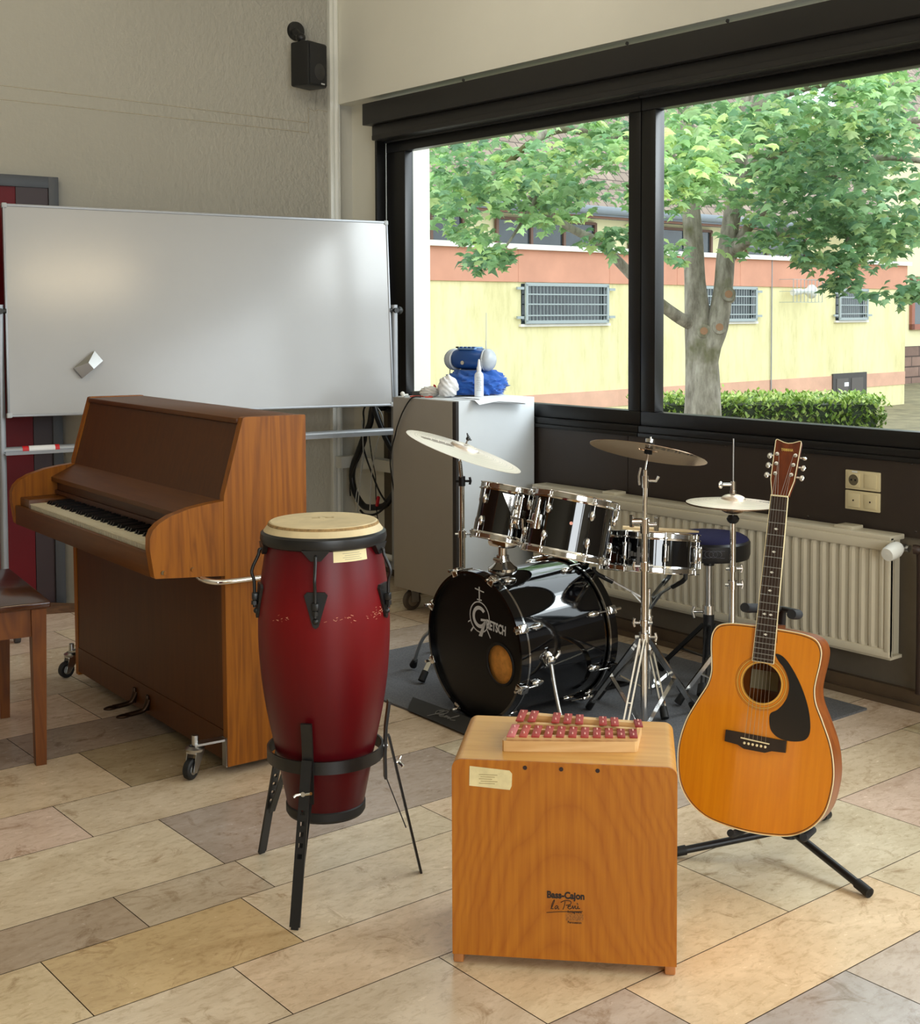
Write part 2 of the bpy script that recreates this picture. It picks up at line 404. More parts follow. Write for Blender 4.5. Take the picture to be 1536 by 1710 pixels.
for n, l in ((1, 'dark framed window nearer the room corner'), (2, 'dark framed window right of the mullion'), (3, 'dark framed window beyond the picture edge'),
             (4, 'fourth dark framed window along the wall'), (5, 'last dark framed window along the wall')):
    bpy.data.objects['window_%d' % n]['label'] = l
mb = MB(); mb.bb((4.42, -3.4, .90), (4.78, 6.1, .93)); o = mb.build('trim_8', m_steel); struct(o, 'grey metal outer window ledge', 'ledge')

# door in the left wall
root = bpy.data.objects.new('door_1', None); C.objects.link(root); struct(root, 'dark red door in a grey frame behind the whiteboard', 'door')
m_dframe = P('anthracite door frame', (62, 64, 68), .45, var=.05)
mb = MB(); mb.bb((2.523, 6.372, 0), (2.574, YL, 2.167), .002); mb.bb((1.35, 6.372, 2.11), (2.523, YL, 2.167), .002); mb.bb((1.35, 6.372, 0), (1.40, YL, 2.11), .002); mb.build('frame', m_dframe, root)
mb = MB(); mb.bb((1.40, 6.385, .01), (2.425, YL, 2.11)); mb.build('leaf', P('deep red lacquer', (92, 2, 12), .5, var=.08, spec=.25), root, label='deep red door leaf')
mb = MB(); mb.bb((2.427, 6.382, .01), (2.523, YL, 2.0)); mb.bb((2.36, 6.380, 2.0), (2.523, YL, 2.11)); mb.build('side_panel', P('dark maroon board', (42, 22, 24), .5, var=.1), root, label='dark maroon side panel')
mb = MB(); mb.prism([(0, 0), (.17, 0), (.15, .03), (0, .045)], .07, T(2.46, 6.36, 0) @ Rz(-.35) @ Rx(PI/2))
tag(mb.build('door_wedge', WOOD('wedge wood', (70, 44, 26), (104, 72, 44), .6, 'x')), 'brown wooden wedge on the floor at the door frame', 'door wedge')

# wall speaker
root = thing('wall_speaker', 'small black loudspeaker high on the wall in the corner', 'loudspeaker', (3.985, 6.27, 2.865), math.radians(18))
mb = MB(); mb.box((0, 0, 0), (.165, .13, .245), None, .012); mb.build('cabinet', m_plasticblack, root)
mb = MB(); mb.box((0, -.067, 0), (.145, .008, .225), None, .004); mb.build('grille', P('speaker mesh', (30, 30, 31), .75, var=.3, scale=300), root)
mb = MB(); mb.lathe([(.001, .006), (.042, .002), (.046, 0)], T(.01, -.071, -.04) @ Rx(PI/2), 24); mb.build('cone', P('speaker cone', (46, 45, 44), .6), root)
mb = MB(); mb.bb((.02, -.073, -.108), (.05, -.071, -.100)); mb.build('badge', m_silverink, root)
br = MB(); br.tube([(-.02, .02, .11), (-.02, .04, .16), (-.01, .09, .20)], .018); br.ball((-.02, .04, .155), .028); b_ = br.build('bracket', m_plasticblack, root)
mb = MB(); mb.lathe([(.001, .02), (.05, .018), (.054, 0), (.001, 0)], T(.035, .125, .21) @ Rz(-math.radians(18)) @ Rx(PI/2), 28); mb.build('wall_plate', m_plasticblack, b_)

# radiator
root = thing('radiator', 'cream ribbed panel radiator under the window', 'radiator')
m_rad = P('radiator enamel', (204, 195, 172), .35, var=.03)
ya, yb, za, zb = 2.735, 4.70, .19, .655
mb = MB(); n = 44
prof = []
for i in range(n*4+1):
    u = i/(n*4); t = (i % 4); yy = ya+.02+(yb-ya-.04)*u
    prof.append((4.238+(.0 if t in (1, 2) else .011), yy))
vs = []; fs = []
for (x, yy) in prof:
    vs += [(4.244, yy, za+.035), (x, yy, za+.055), (x, yy, zb-.075), (4.244, yy, zb-.055)]
for i in range(len(prof)-1):
    for k in range(3): fs.append((i*4+k, (i+1)*4+k, (i+1)*4+k+1, i*4+k+1))
mb.add(vs, fs); mb.bb((4.247, ya, za+.01), (4.262, yb, zb-.01)); mb.bb((4.236, ya, zb-.058), (4.262, yb, zb-.018), .006); mb.bb((4.238, ya, za+.008), (4.262, yb, za+.04), .006)
mb.bb((4.236, ya, za+.03), (4.262, ya+.02, zb-.03), .003)
mb.build('front_panel', m_rad, root)
mb = MB(); mb.bb((4.24, ya, zb-.02), (4.335, yb, zb), .004); mb.bb((4.30, ya+.02, za+.01), (4.335, yb-.02, zb-.02)); mb.bb((4.25, ya, za), (4.325, yb, za+.012)); mb.build('casing', m_rad, root)
for yy in (2.95, 4.2):
    mb = MB(); mb.bb((4.255, yy-.04, zb-.002), (4.33, yy+.04, zb+.012), .003); mb.build('bracket', m_rad, root)
mb = MB(); mb.lathe([(.001, .075), (.024, .074), (.028, .062), (.03, .02), (.024, 0), (.001, 0)], T(4.238, 2.70, .618) @ Ry(-PI/2-.25) , 24)
v_ = mb.build('thermostat_valve', m_white, root, label='white thermostat valve')
mb = MB(); mb.cyl((4.245, 2.70, .618), (4.285, 2.70, .614), .012); mb.cyl((4.28, 2.735, .612), (4.28, 2.68, .612), .013); mb.build('valve_body', m_steel, v_)
mb = MB(); mb.tube([(4.28, 2.664, .612), (4.286, 2.650, .61), (4.30, 2.645, .58), (4.305, 2.645, .3), (4.305, 2.645, .075)], .017, smooth=4)
tag(mb.build('heating_pipe', P('dark brown pipe', (52, 36, 28), .5)), 'dark brown heating pipe rising beside the radiator valve', 'pipe')

# sockets
def plate(name, z, label, cells, cat):
    root = thing(name, label, cat, (4.352, 2.9255, z))
    mb = MB(); mb.bb((-.010, -.0765, -.037), (0, .0765, .037), .003); mb.build('cover_plate', m_cream, root)
    for dy, kind in cells:
        mb = MB(); mb.bb((-.0135, dy-.027, -.027), (-.0095, dy+.027, .027), .002); p = mb.build('insert', m_cream, root)
        if kind == 'socket':
            q = MB(); q.lathe([(.0215, .0), (.021, .0008), (.001, .0006)], T(-.0136, dy, 0) @ Ry(-PI/2), 24); s_ = q.build('socket_well', P('socket well', (96, 86, 66), .5), p)
            q = MB(); q.cyl((-.0150, dy-.009, 0), (-.0125, dy-.009, 0), .004, seg=8); q.cyl((-.0150, dy+.009, 0), (-.0125, dy+.009, 0), .004, seg=8); q.build('pin_hole', m_rubber, p)
        if kind == 'dot':
            q = MB(); q.cyl((-.0142, dy, 0), (-.013, dy, 0), .0035, seg=10); q.build('indicator', m_ink, p)
    return root
r_ = plate('wall_socket', .834, 'cream double plate with round socket and rocker, the upper one', [(.037, 'socket'), (-.037, 'rocker')], 'wall socket')
q = MB(); q.bb((-.0107, .022, .0285), (-.0099, .046, .0345)); q.build('sticker', P('socket sticker', (225, 228, 226), .6), r_)
plate('antenna_outlet', .755, 'cream double plate with two dotted inserts, the lower one', [(.037, 'dot'), (-.037, 'dot')], 'wall socket')
# ================================================================ WHITEBOARD
wb = thing('whiteboard', 'large white board tilted on a wheeled metal stand', 'whiteboard', (3.1777, 5.9281, 0), -.1666)
BM = T(0, 0, 1.4937) @ Rx(-.0903) @ Ry(.01125)
m_board = P('white enamel board', (168, 167, 166), .155, var=.015, scale=2, coat=.0)
m_alu = P('aluminium', (150, 152, 155), .4, .5, var=.03)
mb = MB(BM); mb.bb((-.995, -.008, -.495), (.995, .008, .495)); bs = mb.build('board_panel', m_board, wb)
mb = MB(BM)
for a, b in (((-1, -.012, .488), (1, .012, .5)), ((-1, -.012, -.5), (1, .012, -.488)), ((-1, -.012, -.49), (-.99, .012, .49)), ((.99, -.012, -.49), (1, .012, .49))): mb.bb(a, b, .002)
mb.build('rim', m_alu, bs)
m_cap = P('grey corner plastic', (170, 172, 172), .5)
for sx in (-1, 1):
    for sz in (-1, 1): mb = MB(BM); mb.box((sx*.992, 0, sz*.492), (.024, .028, .024), None, .004); mb.build('corner_cap', m_cap, bs)
for sx in (-1, 1):
    X = sx*1.025
    mb = MB(); mb.cyl((X, .0, .11), (X, .0, 1.53), .019); pole = mb.build('pole', m_alu, wb)
    mb = MB(); mb.cyl((X-sx*.03, -.0, 1.5), (X+sx*.03, -.0, 1.5), .016); mb.ball((X+sx*.03, 0, 1.5), .022); mb.cyl((X, -.035, 1.5), (X, .0, 1.5), .014); mb.build('pivot_knob', m_plasticblack, pole)
    mb = MB(); mb.bb((X-.02, -.30, .085), (X+.02, .235, .115), .005); foot = mb.build('foot', m_alu, wb)
    for yy in (-.27, .20):
        mb = MB(); mb.cyl((X, yy, .085), (X, yy, .07), .018); mb.bb((X-.018, yy-.012, .03), (X-.013, yy+.02, .072)); mb.bb((X+.013, yy-.012, .03), (X+.018, yy+.02, .072)); c_ = mb.build('caster', m_steel, foot)
        mb = MB(); mb.cyl((X-.012, yy, .034), (X+.012, yy, .034), .034, seg=24); mb.build('wheel', P('grey caster rubber', (70, 70, 72), .6) if yy == -.27 and sx == -1 else m_rubber, foot)
mb = MB(); mb.tube([(-1.02, 0, .845), (1.02, 0, .845)], .019); cb = mb.build('crossbar', m_alu, wb)
mb = MB(); mb.bb((-1.02, -.055, .83), (1.02, -.0, .834)); mb.bb((-1.02, -.058, .83), (1.02, -.054, .846)); mb.build('pen_tray', m_alu, wb)
mb = MB(); mb.tube([(-.905, 0, .845), (-.77, 0, .845)], .0205); tp = mb.build('tape', P('white tape', (230, 226, 222), .5), cb, label='white tape wrapped on the bar')
mb = MB(); mb.tube([(-.935, 0, .845), (-.907, 0, .845)], .0203); mb.tube([(-.785, 0, .845), (-.765, 0, .845)], .0212); mb.build('red_tape', P('red tape', (200, 30, 36), .5), cb, label='red tape bands')
# silver eraser clinging to the board
EM = wb.matrix_basis.copy()
M_w = T(3.1777, 5.9281, 0) @ Rz(-.1666) @ BM @ T(-.626, -.013, -.259) @ Ry(-math.radians(39.5))
er = thing('board_eraser', 'silver wedge-shaped eraser sticking to the whiteboard', 'board eraser', M=M_w)
mb = MB(); L_, W_ = .066, .031
mb.add([(-L_, 0, -W_), (L_, 0, -W_), (L_, 0, W_), (-L_, 0, W_), (-L_+.002, -.012, -W_), (L_-.002, -.012, -W_), (L_-.002, -.012, W_), (-L_+.002, -.012, W_), (0, -.034, -W_*.95), (0, -.034, W_*.3)],
       [(0, 1, 5, 4), (1, 2, 6, 5), (2, 3, 7, 6), (3, 0, 4, 7), (4, 5, 8), (5, 6, 9, 8), (6, 7, 9), (7, 4, 8, 9), (0, 3, 2, 1)])
mb.build('metal_shell', m_steel, er, sharp=20); mb = MB(); mb.bb((-L_, -.001, -W_), (L_, .0008, W_)); mb.build('felt_pad', P('grey felt', (110, 108, 104), .9), er)

# ================================================================ PIANO
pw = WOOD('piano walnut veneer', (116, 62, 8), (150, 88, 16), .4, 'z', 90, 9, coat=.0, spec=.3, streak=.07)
pwf = WOOD('shaded piano front veneer', (74, 38, 8), (92, 50, 12), .42, 'z', 70, 4, coat=.0, spec=.3, rings=False)  # darker copy of the side veneer; the front's weak lighting is in its colour
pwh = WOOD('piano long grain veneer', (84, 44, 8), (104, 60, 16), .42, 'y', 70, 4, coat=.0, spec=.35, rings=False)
pn = thing('upright_piano', 'walnut brown upright piano with open keyboard on casters', 'piano', (2.016, 3.69, 0), math.radians(-2.68))
W = 1.375
prof = [(0, .03), (.295, .03), (.295, 1.146), (.292, 1.15), (.074, 1.152), (.067, 1.149), (-.003, .905), (-.004, .88)]
arm = [(-.002, .649), (-.236, .668), (-.240, .672), (-.2535, .76), (-.2525, .795), (-.243, .818), (-.222, .838), (-.185, .857), (-.12, .875), (-.06, .884), (-.002, .889)]
PR = Matrix(((1, 0, 0, 0), (0, 0, -1, 0), (0, 1, 0, 0), (0, 0, 0, 1)))      # poly xy -> xz plane, extrude towards -y
for y0 in (.03, W):
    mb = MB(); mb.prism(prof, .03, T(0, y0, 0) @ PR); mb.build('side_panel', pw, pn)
for y0 in (.036, W-.001):
    mb = MB(); mb.prism(arm, .035, T(0, y0, 0) @ PR)
    for sx, sz in ((-.205, .683), (-.112, .682)) if y0 < .1 else (): mb.cyl((sx, .001, sz), (sx, -.002, sz), .006, seg=10)
    mb.build('key_arm', pw, pn)
if True:
    mb = MB()
    for sx, sz in ((-.212, .684), (-.113, .683)): mb.cyl((sx, .002, sz), (sx, -.0005, sz), .0065, seg=10)
    mb.build('screw', P('old brass screw', (120, 100, 70), .4, .8), pn)
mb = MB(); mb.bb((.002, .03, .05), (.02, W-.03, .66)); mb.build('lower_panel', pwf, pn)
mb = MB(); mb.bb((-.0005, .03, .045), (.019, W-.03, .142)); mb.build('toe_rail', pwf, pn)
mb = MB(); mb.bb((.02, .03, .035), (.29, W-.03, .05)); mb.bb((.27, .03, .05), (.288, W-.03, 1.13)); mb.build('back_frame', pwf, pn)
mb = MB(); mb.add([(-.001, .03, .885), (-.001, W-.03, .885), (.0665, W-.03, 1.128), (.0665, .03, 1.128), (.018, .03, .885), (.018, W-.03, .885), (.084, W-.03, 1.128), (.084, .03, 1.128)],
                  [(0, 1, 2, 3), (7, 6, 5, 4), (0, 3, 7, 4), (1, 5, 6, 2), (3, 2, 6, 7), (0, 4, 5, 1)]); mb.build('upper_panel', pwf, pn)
mb = MB(); mb.bb((.058, .031, 1.130), (.295, W-.031, 1.148), .004); mb.build('lid', pwh, pn)
# fall: sloping cover over the back of the keys, dark recess beneath
mb = MB(); mb.add([(.0, .036, .888), (.0, W-.036, .888), (-.098, W-.036, .842), (-.098, .036, .842), (.0, .036, .868), (.0, W-.036, .868), (-.098, W-.036, .826), (-.098, .036, .826)],
                  [(0, 1, 2, 3), (7, 6, 5, 4), (3, 2, 6, 7), (0, 4, 5, 1), (0, 3, 7, 4), (1, 5, 6, 2)]); mb.build('fall_board', pwh, pn)
mb = MB(); mb.bb((-.075, .036, .755), (-.06, W-.036, .84)); mb.bb((-.085, .036, .775), (-.075, W-.036, .79)); mb.build('name_board', P('dark key recess board', (74, 38, 18), .45, var=.1), pn)
mb = MB(); mb.bb((-.24, .036, .668), (0, W-.036, .690)); kb = mb.build('key_bed', pwh, pn)
mb = MB(); mb.bb((-.242, .037, .668), (-.224, W-.037, .742), .003); mb.build('key_slip', pwh, pn)
for y0, y1 in ((.037, .088), (1.238, W-.037)):
    mb = MB(); mb.bb((-.222, y0, .69), (-.062, y1, .772), .004); mb.build('key_block', pwh, pn)
ivory = P('aged ivory keys', (216, 206, 178), .3, var=.03); ebony = P('ebony keys', (12, 11, 11), .25)
N = 52; kw = 1.148/N
def white_key(i):
    m_ = MB(); y = .089+i*kw; m_.bb((-.216, y+.0006, .70), (-.07, y+kw-.0006, .757), .0012); m_.bb((-.2185, y+.0006, .751), (-.21, y+kw-.0006, .757), .001); return m_
w0 = white_key(0).build('white_key', ivory, kb)
for i in range(1, N):
    c = w0.copy(); C.objects.link(c); c.parent = kb; c.location = (0, i*kw, 0)
bk0 = None
for i in range(1, N):
    if (i % 7) in (2, 5): continue
    if bk0 is None:
        m_ = MB(); m_.add([(-.166, -.0048, .757), (-.166, .0048, .757), (-.07, .0048, .757), (-.07, -.0048, .757), (-.160, -.0038, .769), (-.160, .0038, .769), (-.07, .0038, .769), (-.07, -.0038, .769)],
                          [(0, 1, 5, 4), (1, 2, 6, 5), (2, 3, 7, 6), (3, 0, 4, 7), (4, 5, 6, 7)]); bk0 = m_.build('black_key', ebony, kb); c = bk0
    else: c = bk0.copy(); C.objects.link(c); c.parent = kb
    c.location = (0, .089+i*kw, 0)
# pedals
m_pedal = P('tarnished brass pedal', (58, 40, 26), .35, .8)
for y in (.632, .752):
    mb = MB(); mb.tube([(.0, y, .10), (-.012, y, .075), (-.03, y, .062), (-.09, y, .058)], [.014, .011, .009, .009], 10, smooth=4); mb.ball((-.095, y, .057), (.03, .016, .008)); mb.bb((-.012, y-.008, .06), (-.002, y+.008, .118), .004)
    mb.build('pedal', m_pedal, pn)
# transport casters and grab rail
def caster(x, y, ang, bracket):
    mb = MB(); mb.bar(bracket[0], bracket[1], .04, .007); mb.cyl((x, y, .10), (x, y, .135), .011, seg=8); mb.lathe([(.012, .083), (.03, .086), (.032, .094), (.02, .101)], T(x, y, 0), 20)
    p = mb.build('caster_bracket', m_steel, pn)
    A = T(x, y, 0) @ Rz(ang)
    mb = MB(A)
    for s in (-1, 1): mb.prism([(-.022, .084), (.026, .084), (-.02, .02), (-.037, .025)], .003, T(0, s*.017, 0) @ PR)
    mb.bb((-.024, -.018, .08), (.026, .018, .085)); mb.build('fork', m_steel, p)
    mb = MB(A); mb.lathe([(.012, -.012), (.028, -.013), (.0325, -.009), (.0335, 0), (.0325, .009), (.028, .013), (.012, .012), (.012, -.012)], T(-.026, 0, .0335) @ Rx(PI/2), 26); mb.build('wheel', m_rubber, p)
    mb = MB(A); mb.lathe([(.001, -.0125), (.018, -.0125), (.018, .0125), (.001, .0125)], T(-.026, 0, .0335) @ Rx(PI/2), 18); mb.build('wheel_hub', m_steel, p)
caster(-.085, .062, .55, ((.0, .02, .118), (-.085, .062, .105)))
mb = MB(); mb.bb((-.003, .006, .028), (.0, .036, .122)); mb.build('corner_plate', m_steel, pn)
caster(.01, W+.075, .2, ((.05, W, .118), (.01, W+.08, .105)))
caster(.33, W+.07, .9, ((.28, W, .118), (.33, W+.075, .105)))
caster(.36, .07, .4, ((.295, .09, .118), (.37, .07, .105)))
mb = MB(); mb.tube([(-.085, .02, .655), (-.08, .0, .648), (-.06, -.03, .642), (-.02, -.045, .640), (.12, -.05, .640), (.27, -.048, .640), (.29, -.03, .640), (.294, .0, .64)], .0095, smooth=5); mb.build('grab_rail', m_chrome, pn)

# bench
bw_ = WOOD('bench wood', (58, 26, 8), (78, 38, 12), .2, 'y', 60, 4, coat=.2, rings=False)
bwl = WOOD('bench leg wood', (84, 42, 10), (112, 62, 18), .4, 'z', 60, 6, coat=.0, spec=.3)
bn = thing('piano_bench', 'dark glossy wooden piano bench with square tapering legs', 'bench', (1.615, 4.165, 0), math.radians(-8.7))
mb = MB(); mb.bb((-.42, -.01, .522), (.012, .64, .545), .006); mb.build('seat', bw_, bn)
mb = MB(); mb.bb((-.395, .012, .43), (-.012, .03, .522)); mb.bb((-.395, .60, .43), (-.012, .618, .522)); mb.bb((-.03, .03, .43), (-.012, .60, .522)); mb.bb((-.40, .03, .43), (-.382, .60, .522)); mb.build('apron', bwl, bn)
for lx, ly in ((-.025, .022), (-.025, .608), (-.38, .022), (-.38, .608)):
    mb = MB(); a = .024; b = .017
    mb.add([(lx-a, ly-a, .521), (lx+a, ly-a, .521), (lx+a, ly+a, .521), (lx-a, ly+a, .521), (lx-b, ly-b, 0), (lx+b, ly-b, 0), (lx+b, ly+b, 0), (lx-b, ly+b, 0)],
           [(0, 1, 2, 3), (7, 6, 5, 4), (0, 4, 5, 1), (1, 5, 6, 2), (2, 6, 7, 3), (3, 7, 4, 0)]); mb.build('leg', bwl, bn)
# ================================================================ CONGA
CX, CY = 1.835, 2.838
A0 = math.radians(237.1)                                   # direction towards the viewer's side
cg = thing('conga_drum', 'tall dark red conga drum with pale skin head', 'conga drum', (CX, CY, .0))
def red_mat():
    m, nt, b = base_mat('crimson stained shell')
    tc = nt.nodes.new('ShaderNodeTexCoord'); sp = nt.nodes.new('ShaderNodeSeparateXYZ'); nt.links.new(tc.outputs['Object'], sp.inputs[0])
    n, _ = tex(nt, 30, 4, .6, (1, 1, .05))
    add = nt.nodes.new('ShaderNodeMath'); add.operation = 'MULTIPLY_ADD'; add.inputs[1].default_value = .12; nt.links.new(n.outputs[0], add.inputs[0]); nt.links.new(sp.outputs[2], add.inputs[2])
    r = ramp(nt, add.outputs[0], [(.26, lin((66, 3, 12))), (.55, lin((84, 2, 10))), (.80, lin((112, 5, 11))), (.95, lin((88, 4, 13)))])
    nt.links.new(r.outputs[0], b.inputs['Base Color']); b.inputs['Roughness'].default_value = .38; b.inputs['Specular IOR Level'].default_value = .28
    return m
shell = [(.098, .205), (.117, .30), (.1235, .335), (.140, .41), (.1535, .48), (.163, .55), (.1685, .62), (.170, .68), (.168, .74), (.162, .80), (.153, .86), (.146, .905)]
shell = [(p.x, p.y) for p in catmull([(a, b, 0) for a, b in shell], 3)]
def shell_r(z):
    for (r0, z0), (r1, z1) in zip(shell[:-1], shell[1:]):
        if z0 <= z <= z1: return r0+(r1-r0)*(z-z0)/(z1-z0)
    return shell[-1][0]
mb = MB(); mb.lathe(shell, None, 64); body = mb.build('shell', red_mat(), cg)
mb = MB(); mb.lathe([(.084, .188), (.099, .188), (.103, .195), (.1035, .214), (.100, .217)], None, 48); mb.build('foot_rim', m_rubber, cg)
m_skin = P('rawhide', (214, 194, 152), .6, var=.12, scale=14, bump=.1)
mb = MB(); mb.lathe([(.001, .951), (.08, .951), (.136, .950), (.141, .947), (.144, .940), (.150, .932), (.1545, .926)], None, 64); hd = mb.build('skin_head', m_skin, cg)
mb = MB(); mb.lathe([(.1405, .9485), (.1425, .9455), (.1435, .942)], None, 64); mb.build('skin_edge', P('rough skin edge', (150, 120, 76), .9, var=.4, scale=90), hd)
mb = MB(); text_mb(mb, 'RF', .035, T(.0, .0, .9512) @ Rz(A0+PI/2+PI) @ T(0, -.035, 0), 0, 0, .0003, 1.7); mb.build('faint_print', P('faded print', (182, 160, 118), .7), hd)
mb = MB(); mb.lathe([(.147, .922), (.154, .927), (.161, .922), (.163, .908), (.160, .897), (.152, .893), (.147, .897)], None, 64)
for k in range(5):
    a = A0+math.radians(-7+72*k); Mx = Rz(a)
    mb.prism([(-.036, .898), (.036, .898), (.013, .872), (-.013, .872)], .012, Mx @ T(.149, 0, 0) @ Rz(PI/2) @ Rx(PI/2))
rim = mb.build('rim_hoop', m_blackmetal, cg)
for k in range(5):
    a = A0+math.radians(-7+72*k); Mx = Rz(a)
    mb = MB(Mx); z0, z1 = .785, .708
    poly = [(-.029, .788), (-.022, .796), (.022, .796), (.029, .788), (.007, .712), (0, .707), (-.007, .712)]
    rr = lambda z: shell_r(z)
    vs = []; n = len(poly)
    for off in (.0, .007):
        for x, z in poly: vs.append((rr(z)*math.cos(x/rr(z))+off, x, z))
    mb.add(vs, [tuple(range(n-1, -1, -1)), tuple(range(n, 2*n))]+[(i, (i+1) % n, n+(i+1) % n, n+i) for i in range(n)])
    mb.box((shell_r(.765)+.012, 0, .763), (.016, .018, .02), None, .004); mb.ball((shell_r(.725)+.006, 0, .726), .008, 10)
    plt_ = mb.build('lug_plate', m_blackmetal, cg)
    mb = MB(Mx); rl = shell_r(.765)+.014
    mb.tube([(.157, 0, .884), (.166, 0, .882), (.169, 0, .868), (rl+.006, 0, .83), (rl, 0, .80), (rl, 0, .735)], .0042, 8, smooth=4); mb.cyl((rl, 0, .752), (rl, 0, .742), .008, seg=6); mb.build('tension_hook', m_blackmetal, plt_)
mb = MB(); vs = []; fs = []
for i in range(9):
    t = A0+math.radians(9+36*i/8)
    for z in (.866, .893): r = shell_r(z)+.0015; vs.append((r*math.cos(t), r*math.sin(t), z))
for i in range(8): fs.append((i*2, i*2+2, i*2+3, i*2+1))
mb.add(vs, fs); st = mb.build('paper_label', P('cream label', (232, 218, 170), .7, var=.03), body)
mb = MB()
for k in range(4):
    vs = []; z = .886-k*.005
    for i in range(5):
        t = A0+math.radians(18+18*i/4+(k % 2)*2)
        for dz in (0, .0013): r = shell_r(z)+.002; vs.append((r*math.cos(t), r*math.sin(t), z+dz))
    mb.add(vs, [(i*2, i*2+2, i*2+3, i*2+1) for i in range(4)])
mb.build('print_lines', P('faint grey print', (176, 168, 140), .8), body)
mb = MB()
for i in range(46):
    c0 = random.choice([-40, 10, 20, 48, 50, 52]); th = A0+math.radians(c0+random.gauss(0, 5)); z = .727+random.gauss(0, .006); ln = random.uniform(.002, .008); w_ = random.uniform(.0006, .0016)
    vs = []
    for dt, dz in ((0, 0), (ln, random.uniform(-.004, .004))):
        for e in (0, w_): r = shell_r(z+dz+e)+.0007; vs.append((r*math.cos(th+dt/r), r*math.sin(th+dt/r), z+dz+e))
    mb.add(vs, [(0, 2, 3, 1)])
mb.build('scratch', P('scratched wood', (214, 150, 120), .8), body)

cs = thing('conga_stand', 'black metal ring stand with three legs holding the red conga', 'drum stand', (CX, CY, 0))
mb = MB(); mb.lathe([(.146, .333), (.151, .333), (.151, .365), (.146, .365), (.146, .333)], None, 64); mb.build('ring', m_blackmetal, cs)
for ang, rf, wing in ((221, .28, 1), (99.5, .262, 0), (332, .25, 1)):
    Mx = Rz(math.radians(ang))
    mb = MB(Mx); mb.tube([(.1565, 0, .262), (.1555, 0, .33), (.1585, 0, .40), (.168, 0, .468)], 0, flat=(.028, .007, (1, 0, 0))); up_ = mb.build('upright', m_blackmetal, cs)
    mb = MB(Mx); mb.cyl((.150, 0, .349), (.163, 0, .349), .008, seg=12); mb.build('rivet', m_steel, up_)
    f0 = Vector((rf, 0, 0)); f1 = Vector((.166, 0, .375)); dr = (f0-f1)
    mb = MB(Mx); up = (1, 0, .3)
    hole = lambda t: f1+dr*t
    mb.bar(f1, hole(.30), .026, .006, up); holes = [.30, .365, .43, .495, .56]
    for h in holes:
        a, b = hole(h), hole(h+.028); side = Vector((0, .0095, 0))
        mb.bar(a+side, b+side, .007, .006, up); mb.bar(a-side, b-side, .007, .006, up); mb.bar(b, hole(h+.065), .026, .006, up)
    mb.bar(hole(.625), hole(.985), .026, .006, up); mb.bar(hole(.985), f0, .018, .006, up)
    leg_ = mb.build('leg', m_blackmetal, cs)
    mb = MB(Mx); mb.bar(f1+Vector((-.008, 0, -.11)), hole(.66)+Vector((-.012, 0, 0)), .02, .003, up); mb.build('slide_bar', m_blackmetal, leg_)
    if wing:
        wp = hole(.20)
        mb = MB(Mx); mb.cyl(wp+Vector((-.004, 0, 0)), wp+Vector((.014, 0, .003)), .006, seg=10); mb.tube([wp+Vector((.010, -.006, .002)), wp+Vector((.015, -.017, .0)), wp+Vector((.018, -.022, -.004))], .004, 8); mb.tube([wp+Vector((.010, .006, .002)), wp+Vector((.015, .017, .006)), wp+Vector((.018, .022, .008))], .004, 8)
        mb.build('wing_nut', m_chrome, leg_)

# ================================================================ CAJON
def cajon_mat():
    m, nt, b = base_mat('birch ply face')
    tc = nt.nodes.new('ShaderNodeTexCoord'); sp = nt.nodes.new('ShaderNodeSeparateXYZ'); nt.links.new(tc.outputs['Object'], sp.inputs[0])
    # cathedral figure: distance from a downward-opening parabola about the middle of the board
    def math_(op, a, b_=None, v=None):
        n = nt.nodes.new('ShaderNodeMath'); n.operation = op
        nt.links.new(a, n.inputs[0])
        if b_ is not None: nt.links.new(b_, n.inputs[1])
        if v is not None: n.inputs[1].default_value = v
        return n.outputs[0]
    nd, _ = tex(nt, 5, 2, .5)
    x0 = math_('SUBTRACT', sp.outputs[0], None, .245); xw = math_('MULTIPLY', nd.outputs[0], None, .09); x0 = math_('ADD', x0, xw); x0 = math_('SUBTRACT', x0, None, .045)
    x2 = math_('MULTIPLY', x0, x0); x2 = math_('MULTIPLY', x2, None, 12.0); zz = math_('ADD', sp.outputs[2], x2)
    nz, _ = tex(nt, 9, 3, .5, (1, 1, .3)); zz2 = math_('MULTIPLY', nz.outputs[0], None, .08); zz = math_('ADD', zz, zz2)
    k = math_('MULTIPLY', zz, None, 9.5); pp = math_('PINGPONG', k, None, .5); pw_ = math_('MULTIPLY', pp, None, 2.0); pw_ = math_('POWER', pw_, None, .45)
    n1, _ = tex(nt, 90, 3, .6, (1, 1, .04)); a1 = math_('MULTIPLY', n1.outputs[0], None, .7); a2 = math_('MULTIPLY', pw_, None, .2); s_ = math_('ADD', a1, a2)
    r = ramp(nt, s_, [(.3, lin((160, 88, 10))), (.78, lin((192, 120, 26)))])
    nt.links.new(r.outputs[0], b.inputs['Base Color']); b.inputs['Roughness'].default_value = .38; b.inputs['Coat Weight'].default_value = .15; b.inputs['Coat Roughness'].default_value = .15
    return m
cajon_body = WOOD('birch ply body', (196, 140, 66), (220, 170, 96), .34, 'x', 60, 4, coat=.15, rings=False)
cj = thing('cajon', 'square honey-coloured wooden bass cajon with printed logo', 'cajon', (1.812, 2.281, 0), math.radians(-46.45))
w_, d_, z0, z1, r = .5035, .325, .026, .4765, .022
mb = MB(); out = []
for cx_, cz_, a in ((w_-r, z1-r, 0), (r, z1-r, 90)):
    for i in range(7): t = math.radians(a+90*i/6); out.append((cx_+r*math.cos(t), cz_+r*math.sin(t)))
out += [(0, z0), (w_, z0)]
